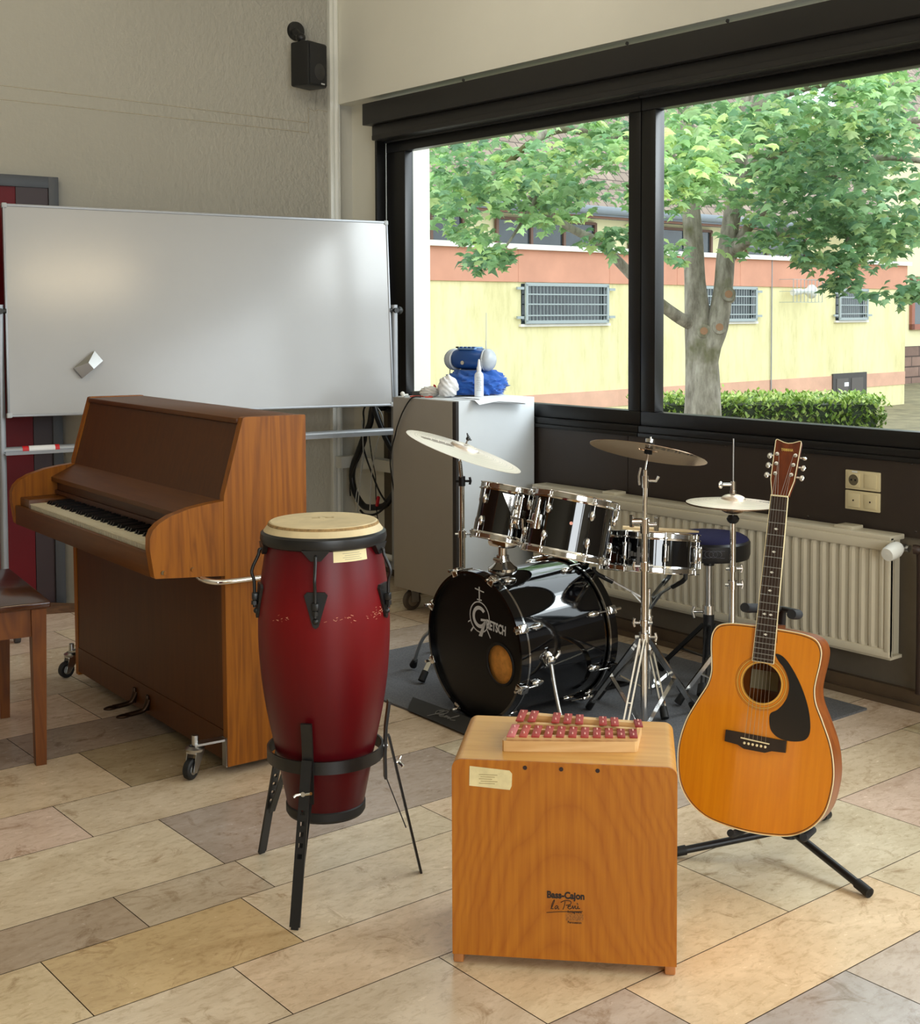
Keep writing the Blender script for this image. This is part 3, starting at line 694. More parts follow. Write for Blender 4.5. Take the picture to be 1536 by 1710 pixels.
mb.prism(out, d_-.006, T(0, d_, 0) @ PR); mb.build('box_body', cajon_body, cj)
mb = MB(); mb.prism(out, .006, T(0, .006, 0) @ PR); fp = mb.build('front_board', cajon_mat(), cj)
for fx0, fx1 in ((.0, .024), (w_-.026, w_-.002)):
    for fy in (.012, d_-.055):
        mb = MB(); mb.bb((fx0, fy, 0), (fx1, fy+.04, z0), .004); mb.build('foot', WOOD('foot wood', (176, 112, 60), (196, 134, 78), .5, 'z', rings=False) if (fx0 == 0 and fy < .1) else bpy.data.materials['foot wood'], cj)
for sx in (.166, .247, .328):
    mb = MB(); mb.cyl((sx, .0, .463), (sx, -.0015, .463), .0048, seg=14); mb.build('screw', P('dark screw', (44, 22, 16), .5) if sx < .2 else bpy.data.materials['dark screw'], fp)
mb = MB(); mb.prism([(.040, .417), (.132, .411), (.136, .420), (.137, .448), (.131, .455), (.041, .462)], .0012, T(0, -.0002, 0) @ PR); lb = mb.build('paper_label', P('old paper label', (222, 206, 156), .7, var=.12, scale=30), fp)
mb = MB()
for k in range(5): mb.bb((.062+.004*(k % 2), -.00175, .443-k*.005), (.104-.006*(k % 3), -.0014, .4443-k*.005))
mb.build('print_lines', P('faded label print', (164, 146, 100), .8), lb)
FR = Rx(PI/2)
mb = MB(); text_mb(mb, 'Bass-Cajon', .0215, T(.257, -.0004, .175) @ FR, .0009, 0, .0006, .88); mb.build('lettering', m_ink, fp)
mb = MB()
def stroke(pts, r=.0008): mb.tube([(x, -.0006, z) for x, z in pts], r, 6, smooth=5)
lx, lz = .212, .143
stroke([(lx+.012, lz), (lx+.016, lz+.008), (lx+.020, lz+.019), (lx+.0185, lz+.020), (lx+.014, lz+.009), (lx+.014, lz+.001), (lx+.018, lz+.001)])
stroke([(lx+.028, lz+.007), (lx+.024, lz+.008), (lx+.021, lz+.003), (lx+.023, lz+.0005), (lx+.028, lz+.006), (lx+.028, lz+.001), (lx+.031, lz+.001)])
stroke([(lx+.044, lz+.019), (lx+.042, lz+.008), (lx+.039, lz+.0)])
stroke([(lx+.034, lz+.016), (lx+.044, lz+.021), (lx+.056, lz+.020), (lx+.056, lz+.013), (lx+.046, lz+.010)])
stroke([(lx+.050, lz+.006), (lx+.056, lz+.009), (lx+.053, lz+.011), (lx+.050, lz+.005), (lx+.054, lz+.002), (lx+.059, lz+.005)])
stroke([(lx+.059, lz+.005), (lx+.061, lz+.010), (lx+.062, lz+.003), (lx+.066, lz+.010)])
stroke([(lx+.067, lz+.010), (lx+.067, lz+.004), (lx+.071, lz+.004), (lx+.073, lz+.010), (lx+.073, lz+.004), (lx+.077, lz+.005)])
stroke([(lx+.070, lz+.0165), (lx+.073, lz+.0135)])
stroke([(lx+.002, lz-.009), (lx+.03, lz-.0055), (lx+.06, lz-.0035), (lx+.083, lz-.002)], .0007)
mb.build('script_lettering', m_ink, fp)
mb = MB(); text_mb(mb, 'Schlagwerk', .0072, T(.277, -.0004, .1385) @ FR, .0001, 0, .0006, .98); text_mb(mb, 'Percussion', .0072, T(.277, -.0004, .1145) @ FR, .0001, 0, .0006, 1.0); mb.build('small_lettering', m_ink, fp)
mb = MB(); mb.bb((.2575, -.0006, .1185), (.2965, -.0002, .1345)); pl = mb.build('printed_block', P('speckled print', (150, 92, 30), .7, var=.6, scale=420), fp)
# ================================================================ GLOCKENSPIEL
gk = thing('glockenspiel', 'small wooden glockenspiel with pinkish red bars on the cajon', 'glockenspiel', (1.82, 2.272, .4768), math.radians(-46.45))
gw = WOOD('light beech', (206, 160, 100), (226, 188, 132), .45, 'x', 50, 5)
out = [(.096, .070), (.100, .064), (.110, .063), (.25, .076), (.398, .093), (.404, .097), (.414, .222), (.411, .232), (.40, .238), (.146, .288), (.138, .287), (.132, .280)]
mb = MB(); mb.prism(out, .0245); gb = mb.build('base_board', gw, gk)
def lerp(a, b, t): return tuple(x+(y-x)*t for x, y in zip(a, b))
fl0, fl1 = (.125, .098), (.400, .128)
bl0, bl1 = (.145, .205), (.412, .195)
def rail(p, q, h0, h1, w): m_ = MB(); m_.bar((p[0], p[1], (h0+h1)/2), (q[0], q[1], (h0+h1)/2), w, h1-h0); return m_
rail((.105, .078), (.402, .105), .0245, .033, .010).build('rail', gw, gk); rail((.117, .130), (.406, .134), .0245, .033, .010).build('rail', gw, gk)
rail((.122, .170), (.403, .155), .0245, .036, .012).build('rail', gw, gk); rail((.136, .226), (.404, .190), .0245, .040, .018).build('rail', gw, gk)
gred = [P('red bar %d' % i, c, .45, .0, spec=.35) for i, c in enumerate([(196, 104, 104), (176, 70, 58), (160, 54, 48), (142, 36, 36)])]
def bar_(x, yc, ln, z, tilt, mat):
    m_ = MB(T(x, yc, z) @ Rz(tilt)); m_.box((0, 0, 0), (.0185, ln, .004), None, .0012); o_ = m_.build('bar', mat, gk)
    for s in (-1, 1):
        m2 = MB(T(x, yc, z) @ Rz(tilt)); m2.lathe([(.0018, .002), (.0018, .0045), (.0012, .0062), (.0002, .0066)], T(0, s*ln*.26, 0), 8); m2.build('pin', P('pale pin', (226, 176, 160), .4) if 'pale pin' not in bpy.data.materials else bpy.data.materials['pale pin'], o_)
for i in range(11):
    t = i/10; x = .118+.276*t; yc = .104+.012*t; ln = .088-.030*t
    bar_(x, yc, ln, .0355, -.05+.1*t, gred[0 if i == 0 else 1 if i < 2 else 2 if i < 9 else 3])
for i in (0, 1, 3, 4, 5, 7, 8, 10):
    t = i/10; x = .130+.276*t; yc = .199-.027*t; ln = .084-.032*t
    bar_(x, yc, ln, .0425, -.05+.12*t, gred[2 if i < 10 else 3])
mb = MB(T(.318, .2025, .0402) @ Rz(-.14))
for k in range(6): mb.tube([(-.012+.004*k, .001*(k % 2), 0), (-.010+.004*k, .003-.002*(k % 2), 0), (-.008+.004*k, -.001, 0)], .0006, 5)
mb.build('scribble', m_ink, gb)
# ================================================================ GUITAR
S = .000731
def guitar_M():
    n = Vector((math.cos(math.radians(203.5)), math.sin(math.radians(203.5)), 0)); l = math.radians(11.5)
    Rv = Vector((0, 0, 1)).cross(n).normalized()
    U = (Vector((0, 0, 1))*math.cos(l)-n*math.sin(l)).normalized(); Yb = U.cross(Rv).normalized()
    roll = math.radians(2.4); R2 = Rv*math.cos(roll)-U*math.sin(roll); U2 = U*math.cos(roll)+Rv*math.sin(roll)
    M = Matrix((R2, Yb, U2)).transposed().to_4x4(); M.translation = Vector((2.672, 2.133, .135)); return M
GM = guitar_M()
gt = thing('acoustic_guitar', 'honey-coloured acoustic guitar with black pickguard', 'guitar', M=GM)
half = [(0, .000), (.06, .0035), (.115, .015), (.162, .045), (.192, .09), (.204, .15), (.203, .20), (.190, .255), (.165, .31), (.144, .352), (.137, .385), (.139, .415), (.1445, .455), (.1445, .488), (.130, .512), (.10, .522), (.06, .525), (.0, .526)]
hp = catmull([(-half[1][0], half[1][1], 0)]+[(a, b, 0) for a, b in half]+[(-half[-2][0], half[-2][1], 0)], 5)[5:-5]
hp = [(p.x, p.y) for p in hp]
outline = hp+[(-x, z) for x, z in hp[::-1][1:-1]]
def cap_with_hole(outer, hole, y):
    bm = bmesh.new(); e = []
    for loop in (outer, hole):
        if not loop: continue
        vs = [bm.verts.new((x, y, z)) for x, z in loop]
        e += [bm.edges.new((vs[i], vs[(i+1) % len(vs)])) for i in range(len(vs))]
    bmesh.ops.triangle_fill(bm, use_beauty=True, use_dissolve=False, edges=e, normal=(0, -1, 0)); return bm
HZ, HR = .381, .0505
hole = [(HR*math.cos(2*PI*i/40), HZ+HR*math.sin(2*PI*i/40)) for i in range(40)]
spruce = WOOD('aged spruce top', (204, 118, 8), (222, 140, 18), .28, 'z', 80, 4, coat=.5, rings=False)
rosew = WOOD('mahogany side', (112, 52, 14), (146, 78, 26), .34, 'z', 50, 5, coat=.1, spec=.35)
mb = MB(); mb.bm(cap_with_hole(outline, hole, 0)); sb = mb.build('soundboard', spruce, gt)
mb = MB(); n = len(outline); vs = [(x, .0, z) for x, z in outline]+[(x*.995, .112, z) for x, z in outline]
mb.add(vs, [(i, (i+1) % n, n+(i+1) % n, n+i) for i in range(n)]); mb.build('side', rosew, gt)
mb = MB(); mb.bm(cap_with_hole([(x*.995, z) for x, z in outline], None, .112)); mb.build('back', rosew, gt)
m_bind = P('cream binding', (232, 218, 176), .4)
mb = MB(); mb.tube([(x, -.0002, z) for x, z in outline], .0015, 6, closed=True); mb.build('binding', m_bind, gt)
mb = MB(); mb.tube([(x*.984, -.0002, z*.984+.004) for x, z in outline], .0009, 5, closed=True); mb.build('purfling', P('dark purfling', (70, 46, 20), .5), sb)
mb = MB()
for r0, r1 in ((.0505, .0515), (.0565, .0572), (.0625, .0632), (.066, .0668), (.0695, .0702)): mb.lathe([(r0, .0006), (r1, .0006)], T(0, 0, HZ) @ Rx(PI/2), 48)
mb.build('rosette', P('rosette rings', (88, 66, 38), .4), sb)
mb = MB(); mb.lathe([(.0505, .0003), (.0505, -.003)], T(0, 0, HZ) @ Rx(PI/2), 40); mb.lathe([(.0515, .0005), (.0565, .0005)], T(0, 0, HZ) @ Rx(PI/2), 48); mb.lathe([(.0632, .0005), (.066, .0005)], T(0, 0, HZ) @ Rx(PI/2), 48); mb.build('rosette_band', P('pale rosette', (216, 160, 66), .35), sb)
mb = MB(); mb.box((-.02, .1095, .38), (.075, .002, .05)); mb.build('maker_label', P('inner paper label', (168, 150, 110), .7), gt)
ax = (.0944, -.9955); rx = (.9955, .0944)
def gz(x, y): dx, dy = x-336, y-1430; return ((dx*rx[0]+dy*rx[1])*S/.975, (dx*ax[0]+dy*ax[1])*S)
pg = [(434, 806), (452, 808), (475, 828), (500, 866), (522, 910), (540, 960), (551, 1010), (553, 1060), (543, 1088), (520, 1101), (480, 1104), (445, 1096), (420, 1075), (413, 1045), (416, 1015), (440, 1000), (462, 976), (477, 945), (481, 908), (474, 875), (460, 848), (446, 832)]
pts = [gz(*p) for p in pg]
pts = [(p.x, p.y) for p in catmull([(a, b, 0) for a, b in pts], 4, True)]
sh = .0
mb = MB(); mb.prism([(a+sh, b) for a, b in pts], .0016, PR); mb.build('pickguard', P('black pickguard', (20, 19, 19), .35), gt)
ebon = P('ebony wood', (32, 24, 20), .4, var=.1)
mb = MB(); bz = .230
mb.prism([(-.080, bz-.013), (-.080, bz+.0165), (.080, bz+.0165), (.080, bz-.013), (.045, bz-.0155), (.028, bz-.023), (-.028, bz-.023), (-.045, bz-.0155)], .009, PR); bg = mb.build('bridge', ebon, gt)
mb = MB(); mb.bar((-.038, -.0105, bz+.004), (.038, -.0105, bz+.0015), .003, .004, (0, -1, 0)); mb.build('saddle', m_bind, bg)
for k in range(6):
    mb = MB(); mb.ball((-.0275+.011*k, -.0095, bz-.008), .0036, 10); mb.build('bridge_pin', m_bind, bg)
# neck and fretboard
NZ, FZ = .872, .436
mb = MB(); yn = -.0045
mb.add([(-.0278, yn-.006, FZ), (.0278, yn-.006, FZ), (.0222, yn-.006, NZ), (-.0222, yn-.006, NZ), (-.0278, .0, FZ), (.0278, .0, FZ), (.0222, .0, NZ), (-.0222, .0, NZ)],
       [(0, 1, 2, 3), (0, 4, 5, 1), (1, 5, 6, 2), (2, 6, 7, 3), (3, 7, 4, 0)]); fb = mb.build('fretboard', P('rosewood board', (50, 33, 24), .42, var=.15, scale=30, stretch=(1, 1, .1)), gt)
mb = MB()
for sx in (-1, 1): mb.bar((sx*.0281, yn-.0035, FZ), (sx*.0225, yn-.0035, NZ), .0016, .0068, (0, 1, 0))
mb.bar((-.028, yn-.0035, FZ-.0006), (.028, yn-.0035, FZ-.0006), .0016, .0068, (0, 1, 0)); mb.build('board_binding', m_bind, fb)
scale_len = NZ-bz
def fret_z(k): return bz+scale_len/(2**(k/12))
def hw(z): return .0222+(.0278-.0222)*(NZ-z)/(NZ-FZ)
for k in range(1, 21):
    z = fret_z(k)
    if z < FZ+.002: break
    mb = MB(); mb.bar((-hw(z), yn-.0066, z), (hw(z), yn-.0066, z), .002, .0016, (0, 1, 0)); mb.build('fret', m_steel, fb)
pearl = P('pearl inlay', (230, 228, 216), .3)
for k, xs in ((3, (0,)), (5, (0,)), (7, (0,)), (9, (0,)), (12, (-.0085, .0085)), (15, (0,))):
    z = (fret_z(k)+fret_z(k-1))/2
    for x in xs: mb = MB(); mb.prism([(x-.006, z), (x, z-.0032), (x+.006, z), (x, z+.0032)], .0004, T(0, yn-.0061, 0) @ PR); mb.build('inlay', pearl, fb)
mb = MB(); mb.bar((-.0225, yn-.005, NZ+.002), (.0225, yn-.005, NZ+.002), .004, .009, (0, 1, 0)); mb.build('nut', m_bind, gt)
neckw = WOOD('neck wood', (120, 60, 26), (150, 84, 40), .3, 'z', 60, 5, coat=.5, rings=False)
mb = MB(); vs = []; fs = []; K = 9
for zz in (.50, .526, NZ):
    for i in range(K): a = PI*i/(K-1); w = hw(max(zz, FZ)); vs.append((w*math.cos(a), .018*math.sin(a)+.0, zz))
for j in range(2):
    for i in range(K-1): fs.append((j*K+i, j*K+i+1, (j+1)*K+i+1, (j+1)*K+i))
mb.add(vs, fs); mb.prism([(-.03, .49), (.03, .49), (.026, .535), (-.026, .535)], -.09, PR); mb.build('neck', neckw, gt)
# headstock, tilted back
HM = T(0, 0, NZ+.004) @ Rx(-math.radians(13))
hs = [(-.0225, 0), (.0225, 0), (.024, .010), (.0315, .042), (.0345, .150), (.0335, .154), (.030, .155), (.012, .148), (0, .146), (-.012, .148), (-.030, .155), (-.0335, .154), (-.0345, .150), (-.0315, .042), (-.024, .010)]
hw_ = WOOD('rosewood headplate', (66, 24, 6), (108, 48, 14), .42, 'z', 60, 10, coat=.0, spec=.25)
mb = MB(HM); mb.prism(hs, -.015, T(0, -.004, 0) @ PR); hd = mb.build('headstock', hw_, gt)
mb = MB(HM); mb.tube([(x, -.0045, z) for x, z in hs[1:]+hs[:1]], .0012, 6); mb.build('head_binding', m_bind, hd)
mb = MB(HM); text_mb(mb, 'YAMAHA', .0108, T(0, -.0046, .127) @ FR, .00025, 0, .0005, .72); mb.build('lettering', m_gold, hd)
for z in (.058, .086, .113):
    for s in (-1, 1):
        mb = MB(HM); x = s*.0215*(1+.15*(z-.058)/.055)
        mb.lathe([(.0055, 0), (.0055, .002), (.0035, .0025), (.003, .007), (.0005, .0075)], T(x, -.0045, z) @ Rx(PI/2), 14); pg_ = mb.build('tuning_peg', m_chrome, hd)
        mb = MB(HM); mb.cyl((s*.030, .006, z-.002), (s*.042, .006, z-.002), .0025, seg=8); mb.ball((s*.047, .006, z-.003), (.007, .0035 if z < .11 or s < 0 else .008, .0085 if z < .11 or s < 0 else .0045), 14); mb.build('tuner_button', m_chrome, pg_)
for k in range(6):
    u = k-2.5; mb = MB(); r_ = .0006-.00006*k
    mb.tube([(u*.011, -.011, bz+.002), (u*.0092, yn-.0105, FZ), (u*.0072, yn-.0095, NZ+.002)], max(.00036, r_), 5)
    zt = (.058, .086, .113)[2-abs(int(u-.5 if u < 0 else u+.5))+0 if False else [0, 1, 2, 2, 1, 0][k]]; s = -1 if k < 3 else 1
    q = HM @ Vector((s*.0195, -.0065, zt)); mb.tube([(u*.0072, yn-.0095, NZ+.002), tuple(q)], max(.00036, r_), 5)
    mb.build('string', m_steel, gt)
# stand
gs = thing('guitar_stand', 'black tripod guitar stand with foam padded yoke', 'guitar stand')
hubp = Vector((2.895, 2.168, .075))
mb = MB(); mb.cyl(hubp-Vector((0, 0, .022)), hubp+Vector((0, 0, .03)), .022); hub = mb.build('hub', m_plasticblack, gs)
mb = MB(); mb.ball(hubp+Vector((-.03, .012, .005)), .012); mb.cyl(hubp, hubp+Vector((-.03, .012, .005)), .005); mb.build('clamp_knob', m_plasticblack, hub)
for ft in ((2.635, 2.365, .013), (2.839, 1.877, .013), (3.20, 2.26, .013)):
    ft = Vector(ft); d = (ft-hubp).normalized()
    mb = MB(); mb.cyl(hubp+d*.02, ft, .0105, seg=14); lg = mb.build('leg', m_blackmetal, gs)
    mb = MB(); mb.cyl(ft-d*.045, ft, .0135, seg=14); mb.build('rubber_foot', m_rubber, lg)
def G(x, y, z): return GM @ Vector((x, y, z))
post0 = hubp+Vector((0, 0, .03)); yk = G(.0, .145, .575)
mb = MB(); mb.tube([post0, (post0+G(.01, .16, .3))/2+Vector((.02, .005, 0)), G(.0, .165, .30), G(.0, .16, .50), yk], .011, smooth=5); mb.build('post', m_blackmetal, gs)
foam = P('black foam', (24, 24, 25), .85, var=.1)
mb = MB(); mb.tube([yk, G(.03, .12, .574), G(.052, .095, .572)], .008, smooth=4); mb.tube([yk, G(-.03, .12, .566), G(-.052, .095, .566)], .008, smooth=4); y_ = mb.build('yoke', m_blackmetal, gs)
for s in (-1, 1):
    mb = MB(); mb.tube([G(s*.034, .118, .569), G(s*.058, .085, .569), G(s*.062, .03, .568), G(s*.062, -.012, .570)], .0125, smooth=4); mb.build('foam_sleeve', foam, y_)
cr = G(0, .15, .05)
mb = MB(); mb.tube([G(-.024, .135, -.015), hubp+Vector((0, 0, .03)), G(.08, .14, .0), G(.14, .135, .014)], .008, smooth=4); cd = mb.build('cradle', m_blackmetal, gs)
for s, uu, zz in ((-1, -.028, -.0115), (1, .145, .018)):
    mb = MB()
    mb.tube([G(uu-s*.006, .135, zz-.003), G(uu, .06, zz), G(uu+s*.004, -.014, zz), G(uu+s*.006, -.034, zz+.006)], .0095, smooth=4); mb.build('cradle_arm', foam, cd)
# ================================================================ RUG AND PAD
m_rug = P('grey blue carpet', (98, 99, 102), .95, var=.3, scale=160, bump=.5, bscale=300)
mb = MB(); mb.prism([(2.878, 3.40), (2.872, 4.04), (2.90, 4.62), (4.20, 4.62), (4.21, 3.4), (4.198, 2.797), (3.55, 2.80), (2.878, 2.81)], .008)
tag(mb.build('drum_rug', m_rug), 'dark blue grey carpet mat under the drum kit', 'rug')
pd = thing('anchor_pad', 'dark flat anchor pad with faded script before the bass drum', 'drum anchor')
mb = MB(); mb.add([(2.88, 3.868, .0), (2.868, 3.563, .0), (2.868, 3.34, .0), (2.962, 3.34, .016), (2.962, 3.62, .018), (2.966, 3.95, .014), (2.90, 3.865, .0), (2.966, 3.95, .0), (2.962, 3.62, .0), (2.962, 3.34, .0)],
                  [(0, 1, 4, 5), (1, 2, 3, 4), (5, 4, 8, 7), (4, 3, 9, 8), (0, 5, 7), (2, 9, 3), (0, 7, 8, 1), (1, 8, 9, 2)])
for v in mb.v: v.x -= .016; v.z += .0086
pb = mb.build('pad', P('dark rubber pad', (42, 40, 37), .8, var=.15), pd)
mb = MB(); e1 = Vector((-.01, -.31, .0)).normalized(); ez_ = (Vector((2.946, 3.62, .0266))-Vector((2.852, 3.62, .0086))).normalized(); nz_ = e1.cross(ez_)
M_ = Matrix((e1, ez_, nz_)).transposed().to_4x4(); M_.translation = Vector((2.896, 3.68, .0182))
for w in ([(-.075, -.03), (-.05, .02), (-.055, .035), (-.075, .02), (-.06, .0), (-.03, .02), (-.035, .04), (-.065, .02)], [(-.04, .0), (-.025, .008), (-.03, .014), (-.04, .002), (-.028, -.004), (-.01, .006), (-.0, .012), (-.012, .012), (-.01, .0), (.002, .006), (.01, .012), (.012, .0), (.03, .03), (.03, .04), (.02, .01), (.03, .0), (.05, .006)]):
    mb.tube([M_ @ Vector((x, y, .0)) for x, y in w], .0016, 5, smooth=4)
mb.build('script', P('faded print grey', (112, 110, 106), .8), pd)

# ================================================================ BASS DRUM
R = .2690
bd = thing('bass_drum', 'black lacquered bass drum with chrome fittings and ported head', 'bass drum', M=T(2.968, 3.609, R+.015) @ Rz(-.0128) @ Ry(-.0125) @ Ry(PI/2) @ Rz(PI))
# local: z along the axis from the front head to the back, x = up (after the turn)
bdi = bd.matrix_basis.inverted()
def BL(p): return bdi @ Vector(p)
L_ = .465
mb = MB(); mb.lathe([(R-.014, .03), (R-.012, .03), (R-.012, L_-.03), (R-.014, L_-.03)], None, 96); sh_ = mb.build('shell', m_black, bd)
for z0, z1, n_ in ((.0, .037, 'front'), (L_-.037, L_, 'back')):
    mb = MB(); mb.lathe([(R-.009, z0), (R, z0), (R, z1), (R-.009, z1), (R-.009, z0)], None, 96); hp_ = mb.build('hoop', m_black, bd)
    mb = MB(); ze = z1 if n_ == 'front' else z0
    mb.lathe([(R-.006, ze-.0035), (R+.001, ze-.0035), (R+.001, ze+.0035), (R-.006, ze+.0035)], None, 96); mb.build('metal_inlay', m_chrome, hp_)
# front head with sound port
PX_, PY_ = -.044, .132                       # port centre in (up, sideways)
bm = bmesh.new(); e = []
for rr_, cx_, cy_, k in ((R-.009, 0, 0, 72), (.069, PX_, PY_, 40)):
    vs = [bm.verts.new((cx_+rr_*math.cos(2*PI*i/k), cy_+rr_*math.sin(2*PI*i/k), .016)) for i in range(k)]
    e += [bm.edges.new((vs[i], vs[(i+1) % k])) for i in range(k)]
bmesh.ops.triangle_fill(bm, use_beauty=True, edges=e)
mb = MB(); mb.bm(bm); fh = mb.build('front_head', P('black drum head', (10, 10, 11), .3, spec=.4), bd)
mb = MB(); mb.lathe([(.068, .017), (.069, .013), (.077, .012), (.078, .0155)], T(PX_, PY_, 0), 40); mb.build('port_ring', m_rubber, fh)
mb = MB(); mb.lathe([(.001, .028), (.06, .030), (.095, .04), (.10, .10)], T(PX_, PY_, 0), 32); mb.build('damping_pillow', P('ochre wool', (206, 140, 60), .9, var=.25, scale=30, bump=.4), bd, label='ochre damping pillow seen through the port')
mb = MB(); mb.lathe([(.001, L_-.012), (R-.009, L_-.012)], None, 64); mb.build('batter_head', P('white drum head', (220, 220, 216), .5), bd)
# logo on the head: text plane facing the front (-z local); u to the right as seen from the front
def HMx(up, side, rot=0.0): return Matrix(((0, 1, 0, up), (1, 0, 0, side), (0, 0, -1, .0155), (0, 0, 0, 1))) @ Rz(rot)
mb = MB(); text_mb(mb, 'RETSCH', .046, HMx(.083, .112, -.07), .0014, .0, .0005, .66); mb.build('lettering', m_silverink, fh)
mb = MB(); cu_, cs_ = .106, .020
ring = lambda r0, r1, a0, a1, M: mb.add([v for i in range(25) for v in ((r0*math.cos(a0+(a1-a0)*i/24), r0*math.sin(a0+(a1-a0)*i/24), 0), (r1*math.cos(a0+(a1-a0)*i/24), r1*math.sin(a0+(a1-a0)*i/24), 0))], [(i*2, i*2+1, i*2+3, i*2+2) for i in range(24)], M)
HH = HMx(cu_, cs_) @ Matrix.Diagonal((1.12, 1.12, 1, 1))
ring(.047, .051, 0, 2*PI, HH); ring(.024, .036, math.radians(40), math.radians(330), HH)
for w in (((-.003, .05), (.003, .05), (.003, .098), (-.003, .098)), ((-.022, .088), (.024, .082), (.024, .086), (-.022, .092)), ((-.012, .054), (.012, .054), (.012, .058), (-.012, .058)),
          ((.006, -.012), (.034, -.008), (.034, -.002), (.006, -.004)), ((.024, -.01), (.033, -.01), (.012, -.062), (-.006, -.062)),
          ((-.034, -.036), (-.030, -.040), (-.044, -.056), (-.048, -.052)), ((.036, -.036), (.040, -.034), (.056, -.058), (.052, -.060)), ((-.05, -.018), (-.048, -.022), (-.06, -.028), (-.06, -.024))):
    mb.add([(x, y, 0) for x, y in w], [(0, 1, 2, 3)], HH)
mb.build('emblem', m_silverink, fh)
# lugs with claws and rods, both ends
for k in range(8):
    a = math.radians(22.5+45*k)
    A = Rz(a)
    for front in (1, 0):
        z = .095 if front else L_-.095; zc = .018 if front else L_-.018; sg = -1 if front else 1
        mb = MB(A); mb.ball((R-.008, 0, z), (.011, .0125, .028), 14); lg = mb.build('lug', m_chrome, sh_)
        mb = MB(A); rr_ = R+.010
        mb.cyl((rr_-.004, 0, z+sg*.01), (rr_, 0, zc+sg*.03), .0032, seg=8); mb.cyl((rr_, 0, zc+sg*.018), (rr_, 0, zc+sg*.042), .0055, seg=6); mb.build('tension_rod', m_chrome, lg)
        mb = MB(A); mb.bb((R+.002, -.016, zc-.016), (R+.017, .016, zc+.017), .004); mb.bb((R-.014, -.014, zc+sg*.0175-.003), (R+.012, .014, zc+sg*.0175+.003), .002); mb.build('claw_hook', m_chrome if front or k % 2 else m_black, lg)
mb = MB(); pass
# spurs (world points moved into the drum's space)
for br_, ft, mid in (((3.07, 3.862, .31), (3.215, 4.30, .027), (3.12, 4.10, .20)), ((3.093, 3.352, .268), (3.07, 3.235, .027), (3.088, 3.30, .15))):
    far = br_[1] > 3.6
    mb = MB(); mb.ball(BL(br_), (.028, .028, .02), 14); mb.ball(BL(Vector(br_)+Vector((.0, .018 if far else -.018, .0))), .018, 12); sp = mb.build('spur_bracket', m_chrome, bd)
    mb = MB(); mb.tube([BL(Vector(br_)+Vector((0, .02 if far else -.018, 0))), BL(mid), BL(ft)], .0075, smooth=4); lg = mb.build('spur_leg', m_steel, sp)
    if not far: mb = MB(); mb.tube([BL(Vector(br_)+Vector((.012, -.03, .005))), BL(Vector(br_)+Vector((.028, -.034, .022))), BL(Vector(br_)+Vector((.024, -.034, .034)))], .006, 8); mb.build('wing_bolt', m_chrome, sp)
    d = (Vector(ft)-Vector(mid)).normalized()
    mb = MB(); mb.cyl(BL(Vector(ft)-d*.05), BL(Vector(ft)), .011, .016, 12); mb.build('rubber_foot', m_rubber, lg)
# tom mount on top of the shell
MT = Vector((3.115, 3.615, .5495))
mb = MB(bdi)
mb.lathe([(.001, .045), (.023, .045), (.026, .024), (.042, .008), (.054, .0), (.054, -.012), (.001, -.012)], T(*MT), 24); mb.cyl(MT+Vector((0, 0, .02)), MT+Vector((0, 0, .085)), .0165)
mb.cyl(MT+Vector((-.022, -.02, .03)), MT+Vector((-.022, .02, .03)), .008, seg=10)
mt = mb.build('tom_mount', m_chrome, bd)
mb = MB(bdi); mb.box(MT+Vector((0, 0, .100)), (.066, .105, .05), None, .014); mb.tube([MT+Vector((0, .03, .125)), MT+Vector((0, .03, .15))], .011); mb.tube([MT+Vector((0, -.03, .125)), MT+Vector((0, -.03, .15))], .011); mt2 = mb.build('mount_head', m_chrome, mt)
t1c = Vector((3.172, 3.640, .735)); t2c = Vector((3.185, 3.335, .728))
TT = math.radians(14.5)
mb = MB(bdi); mb.tube([MT+Vector((0, .03, .13)), MT+Vector((-.012, .032, .18)), MT+Vector((-.035, .03, .215))], .0075, smooth=4); mb.tube([MT+Vector((0, -.03, .12)), MT+Vector((-.005, -.09, .115)), MT+Vector((-.01, -.125, .13)), MT+Vector((-.02, -.135, .2))], .0075, smooth=4); mb.build('tom_arm', m_chrome, mt)

